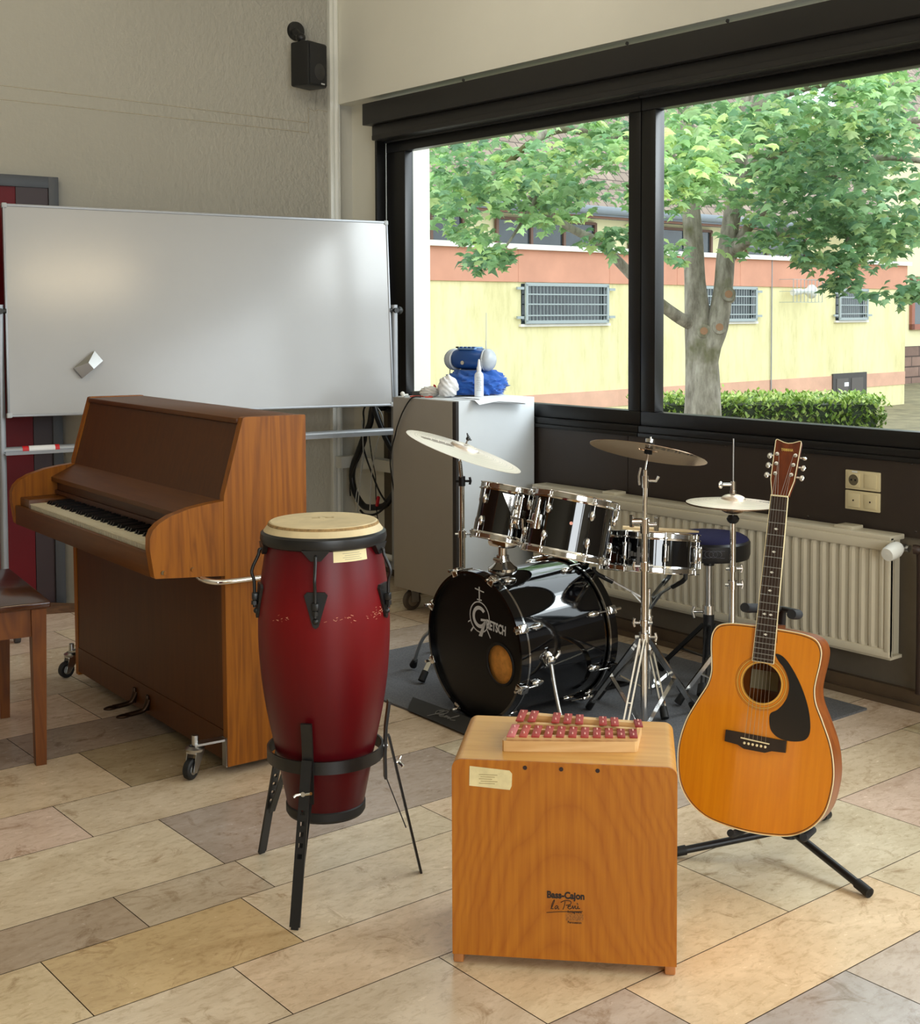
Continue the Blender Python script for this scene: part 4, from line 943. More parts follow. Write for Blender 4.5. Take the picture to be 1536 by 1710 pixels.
# ================================================================ TOMS
m_clearhead = P('coated head', (214, 214, 208), .4)
def drum(name, label, cat, M, r, h, nl, single=True, lugrot=0.0, badge=None, bracket=None, head_top=m_clearhead, lug_mid=False):
    root = thing(name, label, cat, M=M)
    mb = MB(); mb.lathe([(r-.006, -h/2+.008), (r, -h/2+.008), (r, h/2-.008), (r-.006, h/2-.008)], None, 64); sh = mb.build('shell', m_black, root)
    for s in (1, -1):
        mb = MB(); z = s*h/2
        mb.lathe([(r+.003, z-s*.014), (r+.0095, z-s*.016), (r+.0105, z-s*.012), (r+.006, z-s*.008), (r+.006, z+s*.007), (r+.0095, z+s*.009), (r+.0085, z+s*.0115), (r+.003, z+s*.009), (r+.003, z-s*.014)], None, 64); hp2 = mb.build('rim_hoop', m_chrome, root)
        mb = MB(); mb.lathe([(.001, z), (r+.002, z), (r+.003, z-s*.006)], None, 48); mb.build('head', head_top, root)
    for k in range(nl):
        A = Rz(lugrot+2*PI*k/nl)
        if lug_mid:
            mb = MB(A); mb.tube([(r, 0, -h*.24), (r+.010, 0, -h*.22), (r+.012, 0, 0), (r+.010, 0, h*.22), (r, 0, h*.24)], .0062, 8, smooth=4); mb.tube([(r, .012, -h*.25), (r+.007, .012, -h*.22), (r+.007, .012, h*.22), (r, .012, h*.25)], .0022, 6); lg = mb.build('lug', m_chrome, sh)
            mb = MB(A); mb.cyl((r+.012, 0, -h/2-.012), (r+.012, 0, h/2+.012), .0026, seg=8)
            for s in (1, -1): mb.ball((r+.010, 0, s*(h/2-.010)), (.007, .009, .006), 8)
            mb.build('tension_rod', m_chrome, lg)
        else:
            for s in (1, -1):
                mb = MB(A); mb.ball((r+.004, 0, s*(h/2-.052)), (.0105, .0105, .019), 12); lg = mb.build('lug', m_chrome, sh)
                mb = MB(A); mb.cyl((r+.0125, 0, s*(h/2-.045)), (r+.0125, 0, s*(h/2+.006)), .0026, seg=8); mb.ball((r+.011, 0, s*(h/2-.010)), (.007, .010, .007), 8); mb.build('tension_rod', m_chrome, lg)
    return root, sh
M1 = T(*t1c) @ Ry(TT)
front = math.radians(231)
d1, s1 = drum('tom_drum', 'smaller black rack tom, left on the bass drum mount', 'tom drum', M1, .120, .185, 6, lugrot=front+math.radians(64), badge=True)
M2 = T(*t2c) @ Ry(TT)
d2, s2 = drum('tom_drum', 'wider black rack tom, right on the bass drum mount', 'tom drum', M2, .147, .20, 6, lugrot=front+math.radians(22))
for root, r, a in ((d1, .120, front+math.radians(12)), (d2, .147, front-math.radians(52))):
    A = Rz(a)
    mb = MB(A); 
    if root is d1: mb.prism([(-.075, .07), (.075, .07), (.03, .0), (.022, -.045), (-.022, -.045), (-.03, .0)], .004, T(r+.006, 0, 0) @ Rz(PI/2) @ Rx(PI/2))
    mb.box((r+.010, 0, -.005), (.02, .045, .055), None, .006); mb.cyl((r+.014, 0, -.03), (r+.014, 0, .04), .011, seg=12); mb.cyl((r+.02, -.035, -.01), (r+.02, .0, -.01), .006, seg=8); mb.lathe([(.0068, 0), (.0068, .03), (.002, .038)], A.inverted() @ A @ T(r+.014, 0, .04), 10)
    mb.build('mount_bracket', m_chrome, root)
mb = MB(Rz(front-math.radians(4))); mb.cyl((.1465, 0, .01), (.1485, 0, .01), .006, seg=12); mb.build('vent_badge', P('copper badge', (214, 150, 130), .3, .6), s2)

# ================================================================ SNARE AND STAND
SN = Vector((3.603, 3.339, .588))
d3, s3 = drum('snare_drum', 'shallow black snare drum with chrome hoops', 'snare drum', T(*SN) @ Ry(.155) @ Rx(-.085), .178, .125, 8, lugrot=front+math.radians(8), lug_mid=True)
mb = MB(Rz(front+math.radians(-22))); 
for i in range(7): 
    t0, t1 = math.radians(-13+26*i/7), math.radians(-13+26*(i+1)/7-.6)
    r_ = .1785; mb.add([(r_*math.cos(t0), r_*math.sin(t0), -.018), (r_*math.cos(t1), r_*math.sin(t1), -.018), (r_*math.cos(t1), r_*math.sin(t1), -.004+.004*(i % 2)), (r_*math.cos(t0), r_*math.sin(t0), -.004+.004*(i % 2))], [(0, 1, 2, 3)])
mb.bb((.178, -.005, -.045), (.179, .006, .018)); mb.build('badge_print', P('dull silver print', (96, 94, 92), .5), s3)
mb = MB(Rz(front+math.radians(68))); mb.box((.185, 0, .0), (.018, .04, .05), None, .006); mb.cyl((.190, 0, -.05), (.190, 0, .03), .005, seg=8); mb.build('strainer', m_chrome, s3)
for k, (a, b) in enumerate((((3.50, 3.36, .674), (3.76, 3.25, .643)), ((3.52, 3.40, .681), (3.74, 3.22, .664)))):
    mb = MB(); mb.tube([a, tuple(Vector(a)+(Vector(b)-Vector(a))*.85), b], [.0072, .0068, .0035], 8); 
    tag(mb.build('drumstick', WOOD('hickory stick', (214, 184, 136), (232, 206, 162), .5, 'x', rings=False) if k == 0 else bpy.data.materials['hickory stick']), ('pale wooden drumstick lying flat on the snare drum' if k == 0 else 'second drumstick crossed on top of the other on the snare'), 'drumstick', 'drumsticks on the snare drum')
def legs3(root, c, hub_z, rad, angs, mat, base_z=.085, w=.022, foot_r=.014, brace_z=.12, double=True, fl=.0085):
    """tripod of flat legs with braces from the lower collar, rubber feet"""
    for a in angs:
        a = math.radians(a); d = Vector((math.cos(a), math.sin(a), 0)); sd = Vector((-d.y, d.x, 0))
        top = Vector((c[0], c[1], hub_z))+d*.022; ft = Vector((c[0], c[1], fl+foot_r))+d*rad
        mb = MB()
        for s in (-1, 1) if double else (0,): mb.bar(top+sd*s*.008, ft+sd*s*.008, .006 if double else w, .014 if double else .006, (0, 0, 1) if double else d)
        lg = mb.build('leg', mat, root)
        mid = top+(ft-top)*.55
        mb = MB(); mb.bar(Vector((c[0], c[1], brace_z))+d*.018, mid, .016, .004, (0, 0, 1)); mb.build('brace', mat, lg)
        dd = (ft-top).normalized()
        mb = MB(); mb.cyl(ft-dd*.04, ft+Vector((0, 0, -.004)), foot_r, foot_r*1.1, 12); mb.build('rubber_foot', m_rubber, lg)
def collar(root, p, r=.017, h=.03, wing=0.0, mat=None):
    mb = MB(); mb.cyl((p[0], p[1], p[2]-h/2), (p[0], p[1], p[2]+h/2), r); d = Vector((math.cos(wing), math.sin(wing), 0)); q = Vector(p)
    mb.cyl(q+d*r*.8, q+d*(r+.02), .005, seg=8); mb.tube([q+d*(r+.018)+Vector((0, 0, -.014)), q+d*(r+.022), q+d*(r+.018)+Vector((0, 0, .016))], .005, 8); mb.cyl(q-d*r*.8, q-d*(r+.012), .006, seg=6)
    return mb.build('clamp_collar', mat or m_chrome, root)
ss = thing('snare_stand', 'chrome basket stand holding the snare drum', 'drum stand')
sc = (3.60, 3.34)
mb = MB(); mb.cyl((sc[0], sc[1], .05), (sc[0], sc[1], .33), .0125); mb.build('lower_tube', m_chrome, ss)
mb = MB(); mb.cyl((sc[0], sc[1], .33), (sc[0], sc[1], .45), .0095); mb.build('upper_tube', m_chrome, ss)
collar(ss, (sc[0], sc[1], .33), wing=3.9); collar(ss, (sc[0], sc[1], .24), wing=2.2)
for a in (20, 140, 262):
    d = Vector((math.cos(math.radians(a)), math.sin(math.radians(a)), 0)); c0 = Vector((sc[0], sc[1], .418)); sl = -(.155*d.x+.085*d.y); d = d+Vector((0, 0, sl))
    mb = MB(); mb.bar(c0-Vector((0, 0, .05)), c0+d*.07+Vector((0, 0, .02)), .014, .005); mb.bar(c0+d*.03, c0+d*.165+Vector((0, 0, .066)), .014, .006); am = mb.build('basket_arm', m_steel, ss)
    mb = MB(); mb.tube([c0+d*.135+Vector((0, 0, .048)), c0+d*.19+Vector((0, 0, .072)), c0+d*.206+Vector((0, 0, .085)), c0+d*.206+Vector((0, 0, .10))], .0085); mb.build('rubber_tip', m_rubber, am)
legs3(ss, sc, .22, .20, (0, 120, 240), m_chrome, brace_z=.07)

# ================================================================ CYMBALS
def cymbal(name, label, M, r, bell, dome, mat, group, printed=None):
    root = thing(name, label, 'cymbal', group=group, M=M)
    prof = [(.0065, dome)]+[(bell*math.sin(t*PI/2/6), dome-.0 - (dome-dome*.45)*(1-math.cos(t*PI/2/6))) for t in range(1, 7)]
    zb = prof[-1][1]
    prof += [(bell+(r-bell)*t/8, zb*(1-(t/8)**1.25)) for t in range(1, 9)]
    mb = MB(); mb.lathe(prof+[(r, -.0012)]+[(a, b-.0012) for a, b in prof[::-1]]+[prof[0]], None, 96); pl = mb.build('plate', mat, root, sharp=50)
    return root, pl
def cym_mat(name, col, rough):
    m, nt, b = base_mat(name)
    tc = nt.nodes.new('ShaderNodeTexCoord'); v = nt.nodes.new('ShaderNodeVectorMath'); v.operation = 'LENGTH'; nt.links.new(tc.outputs['Object'], v.inputs[0])
    n = nt.nodes.new('ShaderNodeTexNoise'); n.noise_dimensions = '1D'; n.inputs['Scale'].default_value = 260; n.inputs['Detail'].default_value = 3; nt.links.new(v.outputs['Value'], n.inputs['W'])
    c = lin(col); r = ramp(nt, n.outputs[0], [(.3, tuple(x*.72 for x in c[:3])+(1,)), (.7, tuple(min(1, x*1.08) for x in c[:3])+(1,))])
    nt.links.new(r.outputs[0], b.inputs['Base Color']); b.inputs['Metallic'].default_value = 1; b.inputs['Roughness'].default_value = rough
    bp = nt.nodes.new('ShaderNodeBump'); bp.inputs['Strength'].default_value = .12; bp.inputs['Distance'].default_value = .001; nt.links.new(n.outputs[0], bp.inputs['Height']); nt.links.new(bp.outputs[0], b.inputs['Normal'])
    b.inputs['Anisotropic'].default_value = .3
    return m
cm1 = cym_mat('lathed pale bronze', (246, 230, 214), .42); cm2 = cym_mat('polished bronze', (208, 176, 146), .2); cm3 = cym_mat('lathed hi-hat bronze', (246, 226, 204), .4)
m_logo = P('cymbal ink', (84, 78, 72), .6)
# centre crash cymbal on its stand
cc = Vector((3.34, 3.12, 0)); cp = Vector((3.322, 3.088, 1.0))
nC = Vector((.287, .05, 0)); nC.z = math.sqrt(1-nC.x**2-nC.y**2)
MC = aim(cp, nC)
c1, pl = cymbal('crash_cymbal', 'bronze crash cymbal on the centre stand, seen from below', MC, .203, .035, .022, cm2, 'cymbals on the drum kit')
lc = (MC.to_3x3().inverted() @ Vector((.778, -.629, 0))).normalized(); ang_c = math.atan2(lc.y, lc.x)
mb = MB(); text_mb(mb, 'MEINL', .052, Rz(ang_c) @ T(.075, -.128, .006) @ Rx(PI), .001, 0, .0006, 1.0); 
for v in mb.v: v.z = .0005+.0065*max(0, 1-(math.hypot(v.x, v.y)-.035)/.168)-.0014-.0008*1
mb.build('lettering', m_logo, c1)
def topper(root, M, h0=.0, black=True):
    mb = MB(M); mb.lathe([(.0068, .0235), (.015, .0235), (.016, .034), (.0068, .034)], None, 18); mb.lathe([(.0068, -.004), (.014, -.004), (.014, .0085), (.0068, .0085)], None, 18); mb.build('felt_washer', P('black felt', (18, 18, 18), .9) if 'black felt' not in bpy.data.materials else bpy.data.materials['black felt'], root)
    mb = MB(M); mb.cyl((0, 0, -.06), (0, 0, .056), .0035, seg=8); mb.lathe([(.004, .0345), (.016, .0345), (.017, .047), (.011, .049), (.004, .049)], None, 14); mb.build('cymbal_screw', m_chrome, root)
st1 = thing('cymbal_stand', 'chrome tripod cymbal stand carrying the centre crash', 'cymbal stand', group='cymbal stands')
topper(st1, MC)
mb = MB(); mb.cyl((cc.x, cc.y, .02), (cc.x, cc.y, .60), .0125); mb.build('lower_tube', m_chrome, st1)
mb = MB(); mb.cyl((cc.x, cc.y, .59), (cc.x, cc.y, .765), .0105); mb.build('middle_tube', m_chrome, st1)
up0 = Vector((cc.x, cc.y, .755)); up1 = MC @ Vector((0, 0, -.055))
mb = MB(); mb.cyl(up0, up0+(up1-up0)*.98, .0078); mb.build('upper_tube', m_chrome, st1)
ti = up0+(up1-up0)*.80
mb = MB(); mb.cyl(ti-Vector((0, 0, .03)), ti+Vector((0, 0, .012)), .0115); mb.tube([ti+Vector((.008, -.008, -.004)), ti+Vector((.028, -.024, -.006)), ti+Vector((.034, -.03, .01))], .005, 8); mb.tube([ti+Vector((-.012, .01, .04)), ti+Vector((-.018, .014, .01)), ti+Vector((-.016, .012, -.02))], .004, 8); mb.build('tilter', m_chrome, st1)
mb = MB(); q = Vector((cc.x, cc.y, .745)); e = Vector((.778, -.629, 0))
mb.cyl(q-e*.045+Vector((0, 0, .012)), q+e*.015+Vector((0, 0, .012)), .011); mb.bar(q-e*.045+Vector((0, 0, -.008)), q-e*.045+Vector((0, 0, .034)), .014, .008, (1, 0, 0)); mb.bar(q+e*.04+Vector((0, 0, -.022)), q+e*.042+Vector((0, 0, .026)), .016, .008, (1, 0, 0)); mb.cyl(q+e*.01, q+e*.042, .006); mb.cyl(q+Vector((0, 0, -.03)), q+Vector((0, 0, .02)), .016); mb.build('boom_clamp', m_chrome, st1)
collar(st1, (cc.x, cc.y, .60), wing=2.5); collar(st1, (cc.x, cc.y, .40), .016, .02, 2.4); collar(st1, (cc.x, cc.y, .35), .02, .03, 5.5)
legs3(st1, (cc.x, cc.y), .345, .325, (82, 8), m_chrome, brace_z=.03, double=False, w=.024, foot_r=.012)
legs3(st1, (cc.x, cc.y), .345, .31, (208,), m_chrome, brace_z=.03, double=True, foot_r=.012)
# ride on the left
RC = Vector((3.385, 4.185, 0)); rp = Vector((3.378, 4.165, .915))
nrm = Vector((.778, -.629, 0))*math.sin(math.radians(19.5))+Vector((-.629, -.778, 0))*math.sin(math.radians(2.0))
nrm.z = math.sqrt(1-nrm.x**2-nrm.y**2)
MR = aim(rp, nrm)
c2, pl2 = cymbal('ride_cymbal', 'large pale bronze cymbal steeply tilted in front of the grey cabinet', MR, .249, .062, .034, cm1, 'cymbals on the drum kit')
loc_e = (MR.to_3x3().inverted() @ Vector((.778, -.629, 0))).normalized(); ang_e = math.atan2(loc_e.y, loc_e.x)
mb = MB(); 
Mt = Rz(ang_e) @ T(-.115, -.055, 0)
for k, (x0, x1, y0, y1) in enumerate(((-.07, -.03, 0, .022), (-.025, .0, 0, .022), (.004, .03, 0, .022), (.034, .07, 0, .022), (-.06, .06, -.014, -.008), (-.02, .07, -.024, -.019))):
    mb.add([(x0, y0, 0), (x1, y0, 0), (x1, y1, 0), (x0, y1, 0)], [(0, 1, 2, 3)], Mt)
for v in mb.v: rr = math.hypot(v.x, v.y); v.z = .0153*(1-(max(0, rr-.062)/(.249-.062))**1.25)+.001
mb.build('printed_marks', P('pale cymbal print', (150, 138, 124), .6), c2)
st2 = thing('cymbal_stand', 'tall cymbal stand with dark tube behind the bass drum under the tilted cymbal', 'cymbal stand', group='cymbal stands')
mb = MB(MR); mb.cyl((0, 0, -.05), (0, 0, .058), .0035, seg=8); mb.lathe([(.0068, -.004+.01), (.014, .006), (.014, .018), (.0068, .018)], None, 16); mb.build('cymbal_screw', m_chrome, st2)
mb = MB(MR); mb.ball((0, 0, .056), .009, 10); 
for k in range(5): mb.tube([(.0, 0, .046), (.012, -.006+.003*k, .052+.003*k), (.024, -.012+.006*k, .052+.005*k)], .0032, 6)
mb.build('wing_nut', m_blackmetal, st2)
mb = MB(); mb.cyl((RC.x, RC.y, .05), (RC.x, RC.y, .57), .013); mb.build('lower_tube', m_chrome, st2)
b1 = MR @ Vector((0, 0, -.045))
mb = MB(); mb.cyl((RC.x, RC.y, .56), (RC.x, RC.y, .79), .0105); mb.cyl((RC.x, RC.y, .78), b1, .008); mb.build('upper_tube', m_chrome, st2)
collar(st2, (RC.x, RC.y, .79), .014, .04, -.7, m_blackmetal); collar(st2, (RC.x, RC.y, .57), wing=-.6)
legs3(st2, (RC.x, RC.y), .30, .28, (75, 195, 330), m_chrome, double=False)
# hi-hat
HC = Vector((3.818, 3.123, 0)); hz = .775
c3, p3 = cymbal('hi_hat_cymbal', 'upper hi-hat cymbal with pale lathed top', T(HC.x, HC.y, hz) @ Ry(math.radians(1.5)) @ Rx(math.radians(.5)), .172, .045, .034, cm3, 'cymbals on the drum kit')
mb = MB(); Mt = Rz(math.radians(-30)) @ T(.118, -.03, 0)
for w in ([(-.03, .0), (-.01, .012), (.012, .006), (.0, -.01), (-.03, 0)], [(.0, .01), (.02, .016), (.036, .0), (.02, -.012)], [(-.02, -.016), (.03, -.018)]):
    mb.tube([Mt @ Vector((x, y, 0)) for x, y in w], .0014, 5, smooth=3)
for v in mb.v: rr = math.hypot(v.x, v.y); v.z = .0153*max(0, 1-((max(rr, .045)-.045)/(.172-.045))**1.25)+.001+v.z*.2
mb.build('printed_mark', m_logo, c3)
c4, p4 = cymbal('hi_hat_cymbal', 'lower hi-hat cymbal turned upside down beneath the pale upper one', T(HC.x, HC.y, hz-.006) @ Ry(math.radians(1.5)) @ Rx(PI), .172, .045, .034, cm2, 'cymbals on the drum kit')
hh = thing('hi_hat_stand', 'chrome hi-hat stand with long thin pull rod', 'cymbal stand', group='cymbal stands')
mb = MB(); mb.cyl((HC.x, HC.y, .1), (HC.x, HC.y, 1.015), .0030, seg=8); mb.build('pull_rod', m_steel, hh)
mb = MB(); mb.cyl((HC.x, HC.y, hz+.045), (HC.x, HC.y, hz+.082), .010); mb.cyl((HC.x-.03, HC.y+.024, hz+.07), (HC.x, HC.y, hz+.07), .006); mb.ball((HC.x-.036, HC.y+.029, hz+.068), (.012, .006, .014)); mb.lathe([(.0035, hz+.037), (.012, hz+.037), (.012, hz+.047), (.0035, hz+.047)], T(HC.x, HC.y, 0), 14); mb.build('clutch', m_chrome, hh)
mb = MB(); mb.lathe([(.0068, hz-.046), (.017, hz-.046), (.024, hz-.058), (.020, hz-.068), (.012, hz-.075), (.0068, hz-.075)], T(HC.x, HC.y, 0), 18); mb.build('cup', m_plasticblack, hh)
mb = MB(); mb.cyl((HC.x, HC.y, .46), (HC.x, HC.y, hz-.073), .011); mb.build('upper_tube', m_chrome, hh)
mb = MB(); mb.cyl((HC.x, HC.y, .05), (HC.x, HC.y, .47), .0135); mb.build('lower_tube', m_chrome, hh)
collar(hh, (HC.x, HC.y, .47), wing=-.65); collar(hh, (HC.x, HC.y, .53), .015, .02, -.6); collar(hh, (HC.x, HC.y, .255), .024, .035, -.65); collar(hh, (HC.x, HC.y, .2), .018, .03, 2.5)
legs3(hh, (HC.x, HC.y), .27, .20, (15, 135, 255), m_chrome, brace_z=.09)
mb = MB(); mb.bar((3.80, 3.10, .02), (3.70, 2.98, .06), .075, .01); mb.build('foot_plate', m_steel, hh)

# ================================================================ THRONE
tc_ = Vector((4.005, 3.395, 0))
th = thing('drum_throne', 'round drum stool with dark blue velvet top', 'drum throne', tuple(tc_))
mb = MB(); mb.lathe([(.001, .613), (.08, .612), (.13, .605), (.150, .594), (.155, .587)], None, 56); se = mb.build('seat', P('dark blue velvet', (22, 19, 50), .85, var=.15, scale=20, spec=.2), th, label='dark blue velvet seat top')
mb = MB(); mb.lathe([(.155, .587), (.161, .578), (.161, .53), (.156, .515), (.12, .509), (.001, .509)], None, 56); sd_ = mb.build('seat_side', P('black vinyl', (14, 14, 16), .38), th)
mb = MB(Rz(math.radians(226)))
for cy in (-.016, 0, .016):
    mb.tube([(.1612, cy+.016*math.cos(2*PI*i/16), .552+.013*math.sin(2*PI*i/16)) for i in range(16)], .0007, 5, closed=True)
mb.tube([(.158, -.044, .565), (.158, .044, .565), (.158, .044, .537), (.158, -.044, .537)], .0008, 5, closed=True)
mb.build('emblem', P('stitched grey emblem', (96, 96, 104), .5), sd_)
mb = MB(); mb.cyl((0, 0, .28), (0, 0, .509), .0125); mb.build('threaded_post', m_steel, th)
mb = MB(); mb.lathe([(.05, .509), (.045, .50), (.022, .495), (.022, .48), (.014, .48)], None, 18); mb.build('seat_clamp', m_blackmetal, th)
mb = MB(); mb.cyl((0, 0, .285), (0, 0, .32), .024); mb.build('post_nut', m_chrome, th)
mb = MB(); mb.cyl((0, 0, .10), (0, 0, .286), .022); mb.build('sleeve', m_plasticblack, th)
mb = MB(); mb.tube([(-.045, .035, .315), (-.05, .04, .295), (-.045, .035, .27)], .006); mb.cyl((-.02, .016, .294), (-.05, .04, .294), .005); mb.build('wing_bolt', m_chrome, th)
legs3(th, (0, 0), .24, .24, (215, 95, 335), m_blackmetal, brace_z=.11, foot_r=.02)
# bass pedal behind the bass drum
bp_ = thing('bass_drum_pedal', 'chrome and black foot pedal at the far side of the bass drum', 'drum pedal')
mb = MB(); mb.bb((3.45, 3.57, .0085), (3.74, 3.65, .02), .003); mb.bb((3.46, 3.56, .0085), (3.48, 3.575, .2)); mb.bb((3.46, 3.645, .0085), (3.48, 3.66, .2)); mb.build('frame', m_blackmetal, bp_)
mb = MB(); mb.bar((3.50, 3.61, .09), (3.73, 3.61, .026), .07, .008); mb.build('foot_board', m_steel, bp_)
mb = MB(); mb.cyl((3.47, 3.56, .195), (3.47, 3.66, .195), .006); mb.tube([(3.47, 3.61, .195), (3.50, 3.61, .28), (3.495, 3.61, .33)], .003); mb.ball((3.49, 3.61, .33), .02); mb.build('beater', m_chrome, bp_)
# ================================================================ CABINET AND WHAT LIES ON IT
cx0, cx1, cy0, cy1, cz0, cz1 = 3.84, 4.335, 4.79, 5.29, .12, 1.07
cb_ = thing('rolling_cabinet', 'light grey box cabinet on casters by the window', 'cabinet', (cx0, cy0, 0))
W_, D_ = cx1-cx0, cy1-cy0
m_front = P('shaded grey melamine door', (150, 142, 130), .45, var=.02)  # darker than the carcass: shade on this face is put into the colour
mb = MB(); mb.bb((.016, 0, cz0), (W_, D_, cz1), .002); mb.build('carcass', m_bluish_grey, cb_)
mb = MB(); mb.bb((-.002, .028, cz0-.005), (.0155, D_, cz1-.003), .0015); mb.build('door', m_front, cb_)
mb = MB(); mb.bb((.0, .0, cz0-.005), (.0165, .026, cz1-.004)); mb.build('edge_strip', P('dark edge strip', (44, 38, 34), .5), cb_)
for px_, py_ in ((.06, D_-.06), (.06, .09), (W_-.07, .08), (W_-.07, D_-.07)):
    mb = MB(); mb.bb((px_-.04, py_-.035, cz0-.008), (px_+.04, py_+.035, cz0), .002); mb.bb((px_-.022, py_-.035, .04), (px_+.022, py_-.029, cz0-.006)); mb.bb((px_-.022, py_-.001, .04), (px_+.022, py_+.005, cz0-.006)); k_ = mb.build('caster', m_steel, cb_)
    mb = MB(); mb.lathe([(.02, -.013), (.047, -.013), (.05, -.008), (.05, .008), (.047, .013), (.02, .013), (.02, -.013)], T(px_-.008, py_-.015, .05) @ Rx(PI/2), 28); mb.build('wheel', P('grey rubber tyre', (84, 74, 64), .7) if 'grey rubber tyre' not in bpy.data.materials else bpy.data.materials['grey rubber tyre'], k_)
    mb = MB(); mb.lathe([(.001, -.014), (.03, -.014), (.03, .014), (.001, .014)], T(px_-.008, py_-.015, .05) @ Rx(PI/2), 20); mb.build('wheel_disc', P('wheel disc', (140, 126, 108), .5) if 'wheel disc' not in bpy.data.materials else bpy.data.materials['wheel disc'], k_)
zt = 1.0705
# papers
for k, (dx, dy, rz, l) in enumerate(((.02, 0, .03, 'lower sheet of white paper hanging over the cabinet edge'), (.06, -.006, -.05, 'upper sheet of white paper hanging over the cabinet edge'))):
    mb = MB(T(4.06+dx, 4.86+dy, zt+.0012+.0035*k) @ Rz(rz)); n = 10; vs = []
    for i in range(n+1):
        for j in range(7):
            u = -.15+.30*i/n; v = -.125+.205*j/6; z = 0
            dr = max(0, -(v+.090)); z = -.9*dr*(.2+abs(u+.06)*3.2)-dr*.15+.0006*math.sin(u*40)
            vs.append((u, v, max(z, -.06)))
    mb.add(vs, [(i*7+j, (i+1)*7+j, (i+1)*7+j+1, i*7+j+1) for i in range(n) for j in range(6)])
    # keep the sheet on the top until the edge
    tag(mb.build('paper_sheet', m_paper), l, 'paper', 'papers on the cabinet')
# spray bottle
sp_ = thing('spray_bottle', 'slim white bottle with nozzle standing before the blue jacket', 'bottle', (4.085, 4.915, zt+.0052))
mb = MB(); mb.lathe([(.001, 0), (.021, 0), (.0225, .004), (.0225, .10), (.020, .112), (.011, .122), (.010, .130), (.001, .130)], None, 24); bt = mb.build('bottle_body', P('milky plastic', (222, 228, 234), .3), sp_)
mb = MB(); mb.lathe([(.0108, .128), (.0115, .140), (.008, .150), (.0045, .178), (.003, .182), (.001, .182)], None, 16); mb.build('nozzle', P('white nozzle', (240, 240, 240), .4), sp_)
mb = MB()
for k in range(9): mb.lathe([(.0227, .03+.008*k), (.0227, .0325+.008*k)], None, 10, math.radians(200+6*(k % 2)), math.radians(262-8*(k % 3)))
mb.build('label_print', P('bottle print', (164, 172, 180), .6), bt)
# crumpled cloths: displaced ellipsoids
def cloth(name, c, r, seed, amp, mat, label, cat, folds=9, flat=.0, seg=72, turn=0.0, top=9.0):
    rnd = random.Random(seed); ph = [(rnd.uniform(0, 6.28), rnd.uniform(2, folds), rnd.uniform(2, folds), rnd.uniform(.4, 1)) for _ in range(7)]
    vs = []; K = seg//2
    for i in range(K+1):
        th_ = PI*i/K
        for j in range(seg):
            a = 2*PI*j/seg; d = Vector((math.sin(th_)*math.cos(a), math.sin(th_)*math.sin(a), math.cos(th_)))
            s = 0
            for p, f1, f2, w in ph: s += w*(1-abs(math.sin(f1*d.x+f2*d.z*1.6+p+1.3*math.sin(f2*d.y+p))))
            k = 1+amp*(s/len(ph)-.5)*2
            v = Vector((d.x*r[0], d.y*r[1], d.z*r[2]))*k
            cr_, sr_ = math.cos(turn), math.sin(turn); vs.append((c[0]+v.x*cr_-v.y*sr_, c[1]+v.x*sr_+v.y*cr_, min(max(c[2]+v.z, flat), top)))
    mb = MB(); fs = []
    for i in range(K):
        for j in range(seg): fs.append((i*seg+j, i*seg+(j+1) % seg, (i+1)*seg+(j+1) % seg, (i+1)*seg+j))
    mb.add(vs, fs); o = mb.build(name, mat, None, sharp=80); tag(o, label, cat); return o
cloth('jacket', (4.185, 5.065, zt+.058), (.19, .145, .105), 11, .34, P('royal blue fabric', (30, 88, 172), .8, var=.2, scale=18, sheen=.2), 'bundled royal blue jacket on the grey cabinet', 'jacket', 11, zt+.0060, turn=-.68, top=1.200)
cloth('white_cloth', (3.985, 5.03, zt+.052), (.058, .057, .064), 5, .30, P('white cotton', (232, 230, 228), .8), 'crumpled white cloth beside the blue jacket', 'cloth', 4.5, zt+.0045)
cloth('grey_rag', (3.95, 5.135, zt+.024), (.06, .05, .03), 8, .30, P('off white rag', (214, 210, 202), .85), 'small off-white rag behind the crumpled white cloth', 'cloth', 9, zt+.001)
# boombox resting on the jacket
bx = thing('boombox', 'blue and silver portable stereo sitting on the jacket', 'stereo', (4.18, 5.085, 1.2245), math.radians(-72))
m_bb = P('blue plastic', (34, 76, 140), .3, var=.05); m_bs = P('silver plastic', (176, 182, 188), .35)
mb = MB(); vs = []; fs = []; nx = 14; K = 24
for i in range(nx+1):
    u = -.095+.19*i/nx; sx = 1-.25*(abs(u)/.095)**3
    for j in range(K):
        a = 2*PI*j/K; cs_2 = math.cos(a); sn = math.sin(a); e = .75
        vs.append((u, .075*sx*math.copysign(abs(cs_2)**e, cs_2), .055*sx*math.copysign(abs(sn)**e, sn)+.03))
for i in range(nx):
    for j in range(K): fs.append((i*K+j, i*K+(j+1) % K, (i+1)*K+(j+1) % K, (i+1)*K+j))
fs += [tuple(range(K)), tuple(range(nx*K, nx*K+K))]
mb.add(vs, fs); mb.build('body', m_bb, bx)
for s in (-1, 1):
    mb = MB(T(s*.098, -.005, .025) @ Rz(s*.25)); mb.ball((0, 0, 0), (.042, .066, .056), 22); p = mb.build('speaker_pod', m_bs, bx)
    mb = MB(T(s*.098, -.005, .025) @ Rz(s*.25)); mb.lathe([(.052, .0), (.055, .006), (.050, .011)], T(-s*.02, 0, 0) @ Ry(PI/2) @ Matrix.Diagonal((1, 1.18, 1, 1)), 28); mb.build('pod_ring', P('pale grey ring', (206, 212, 216), .4) if s == -1 else bpy.data.materials['pale grey ring'], p)
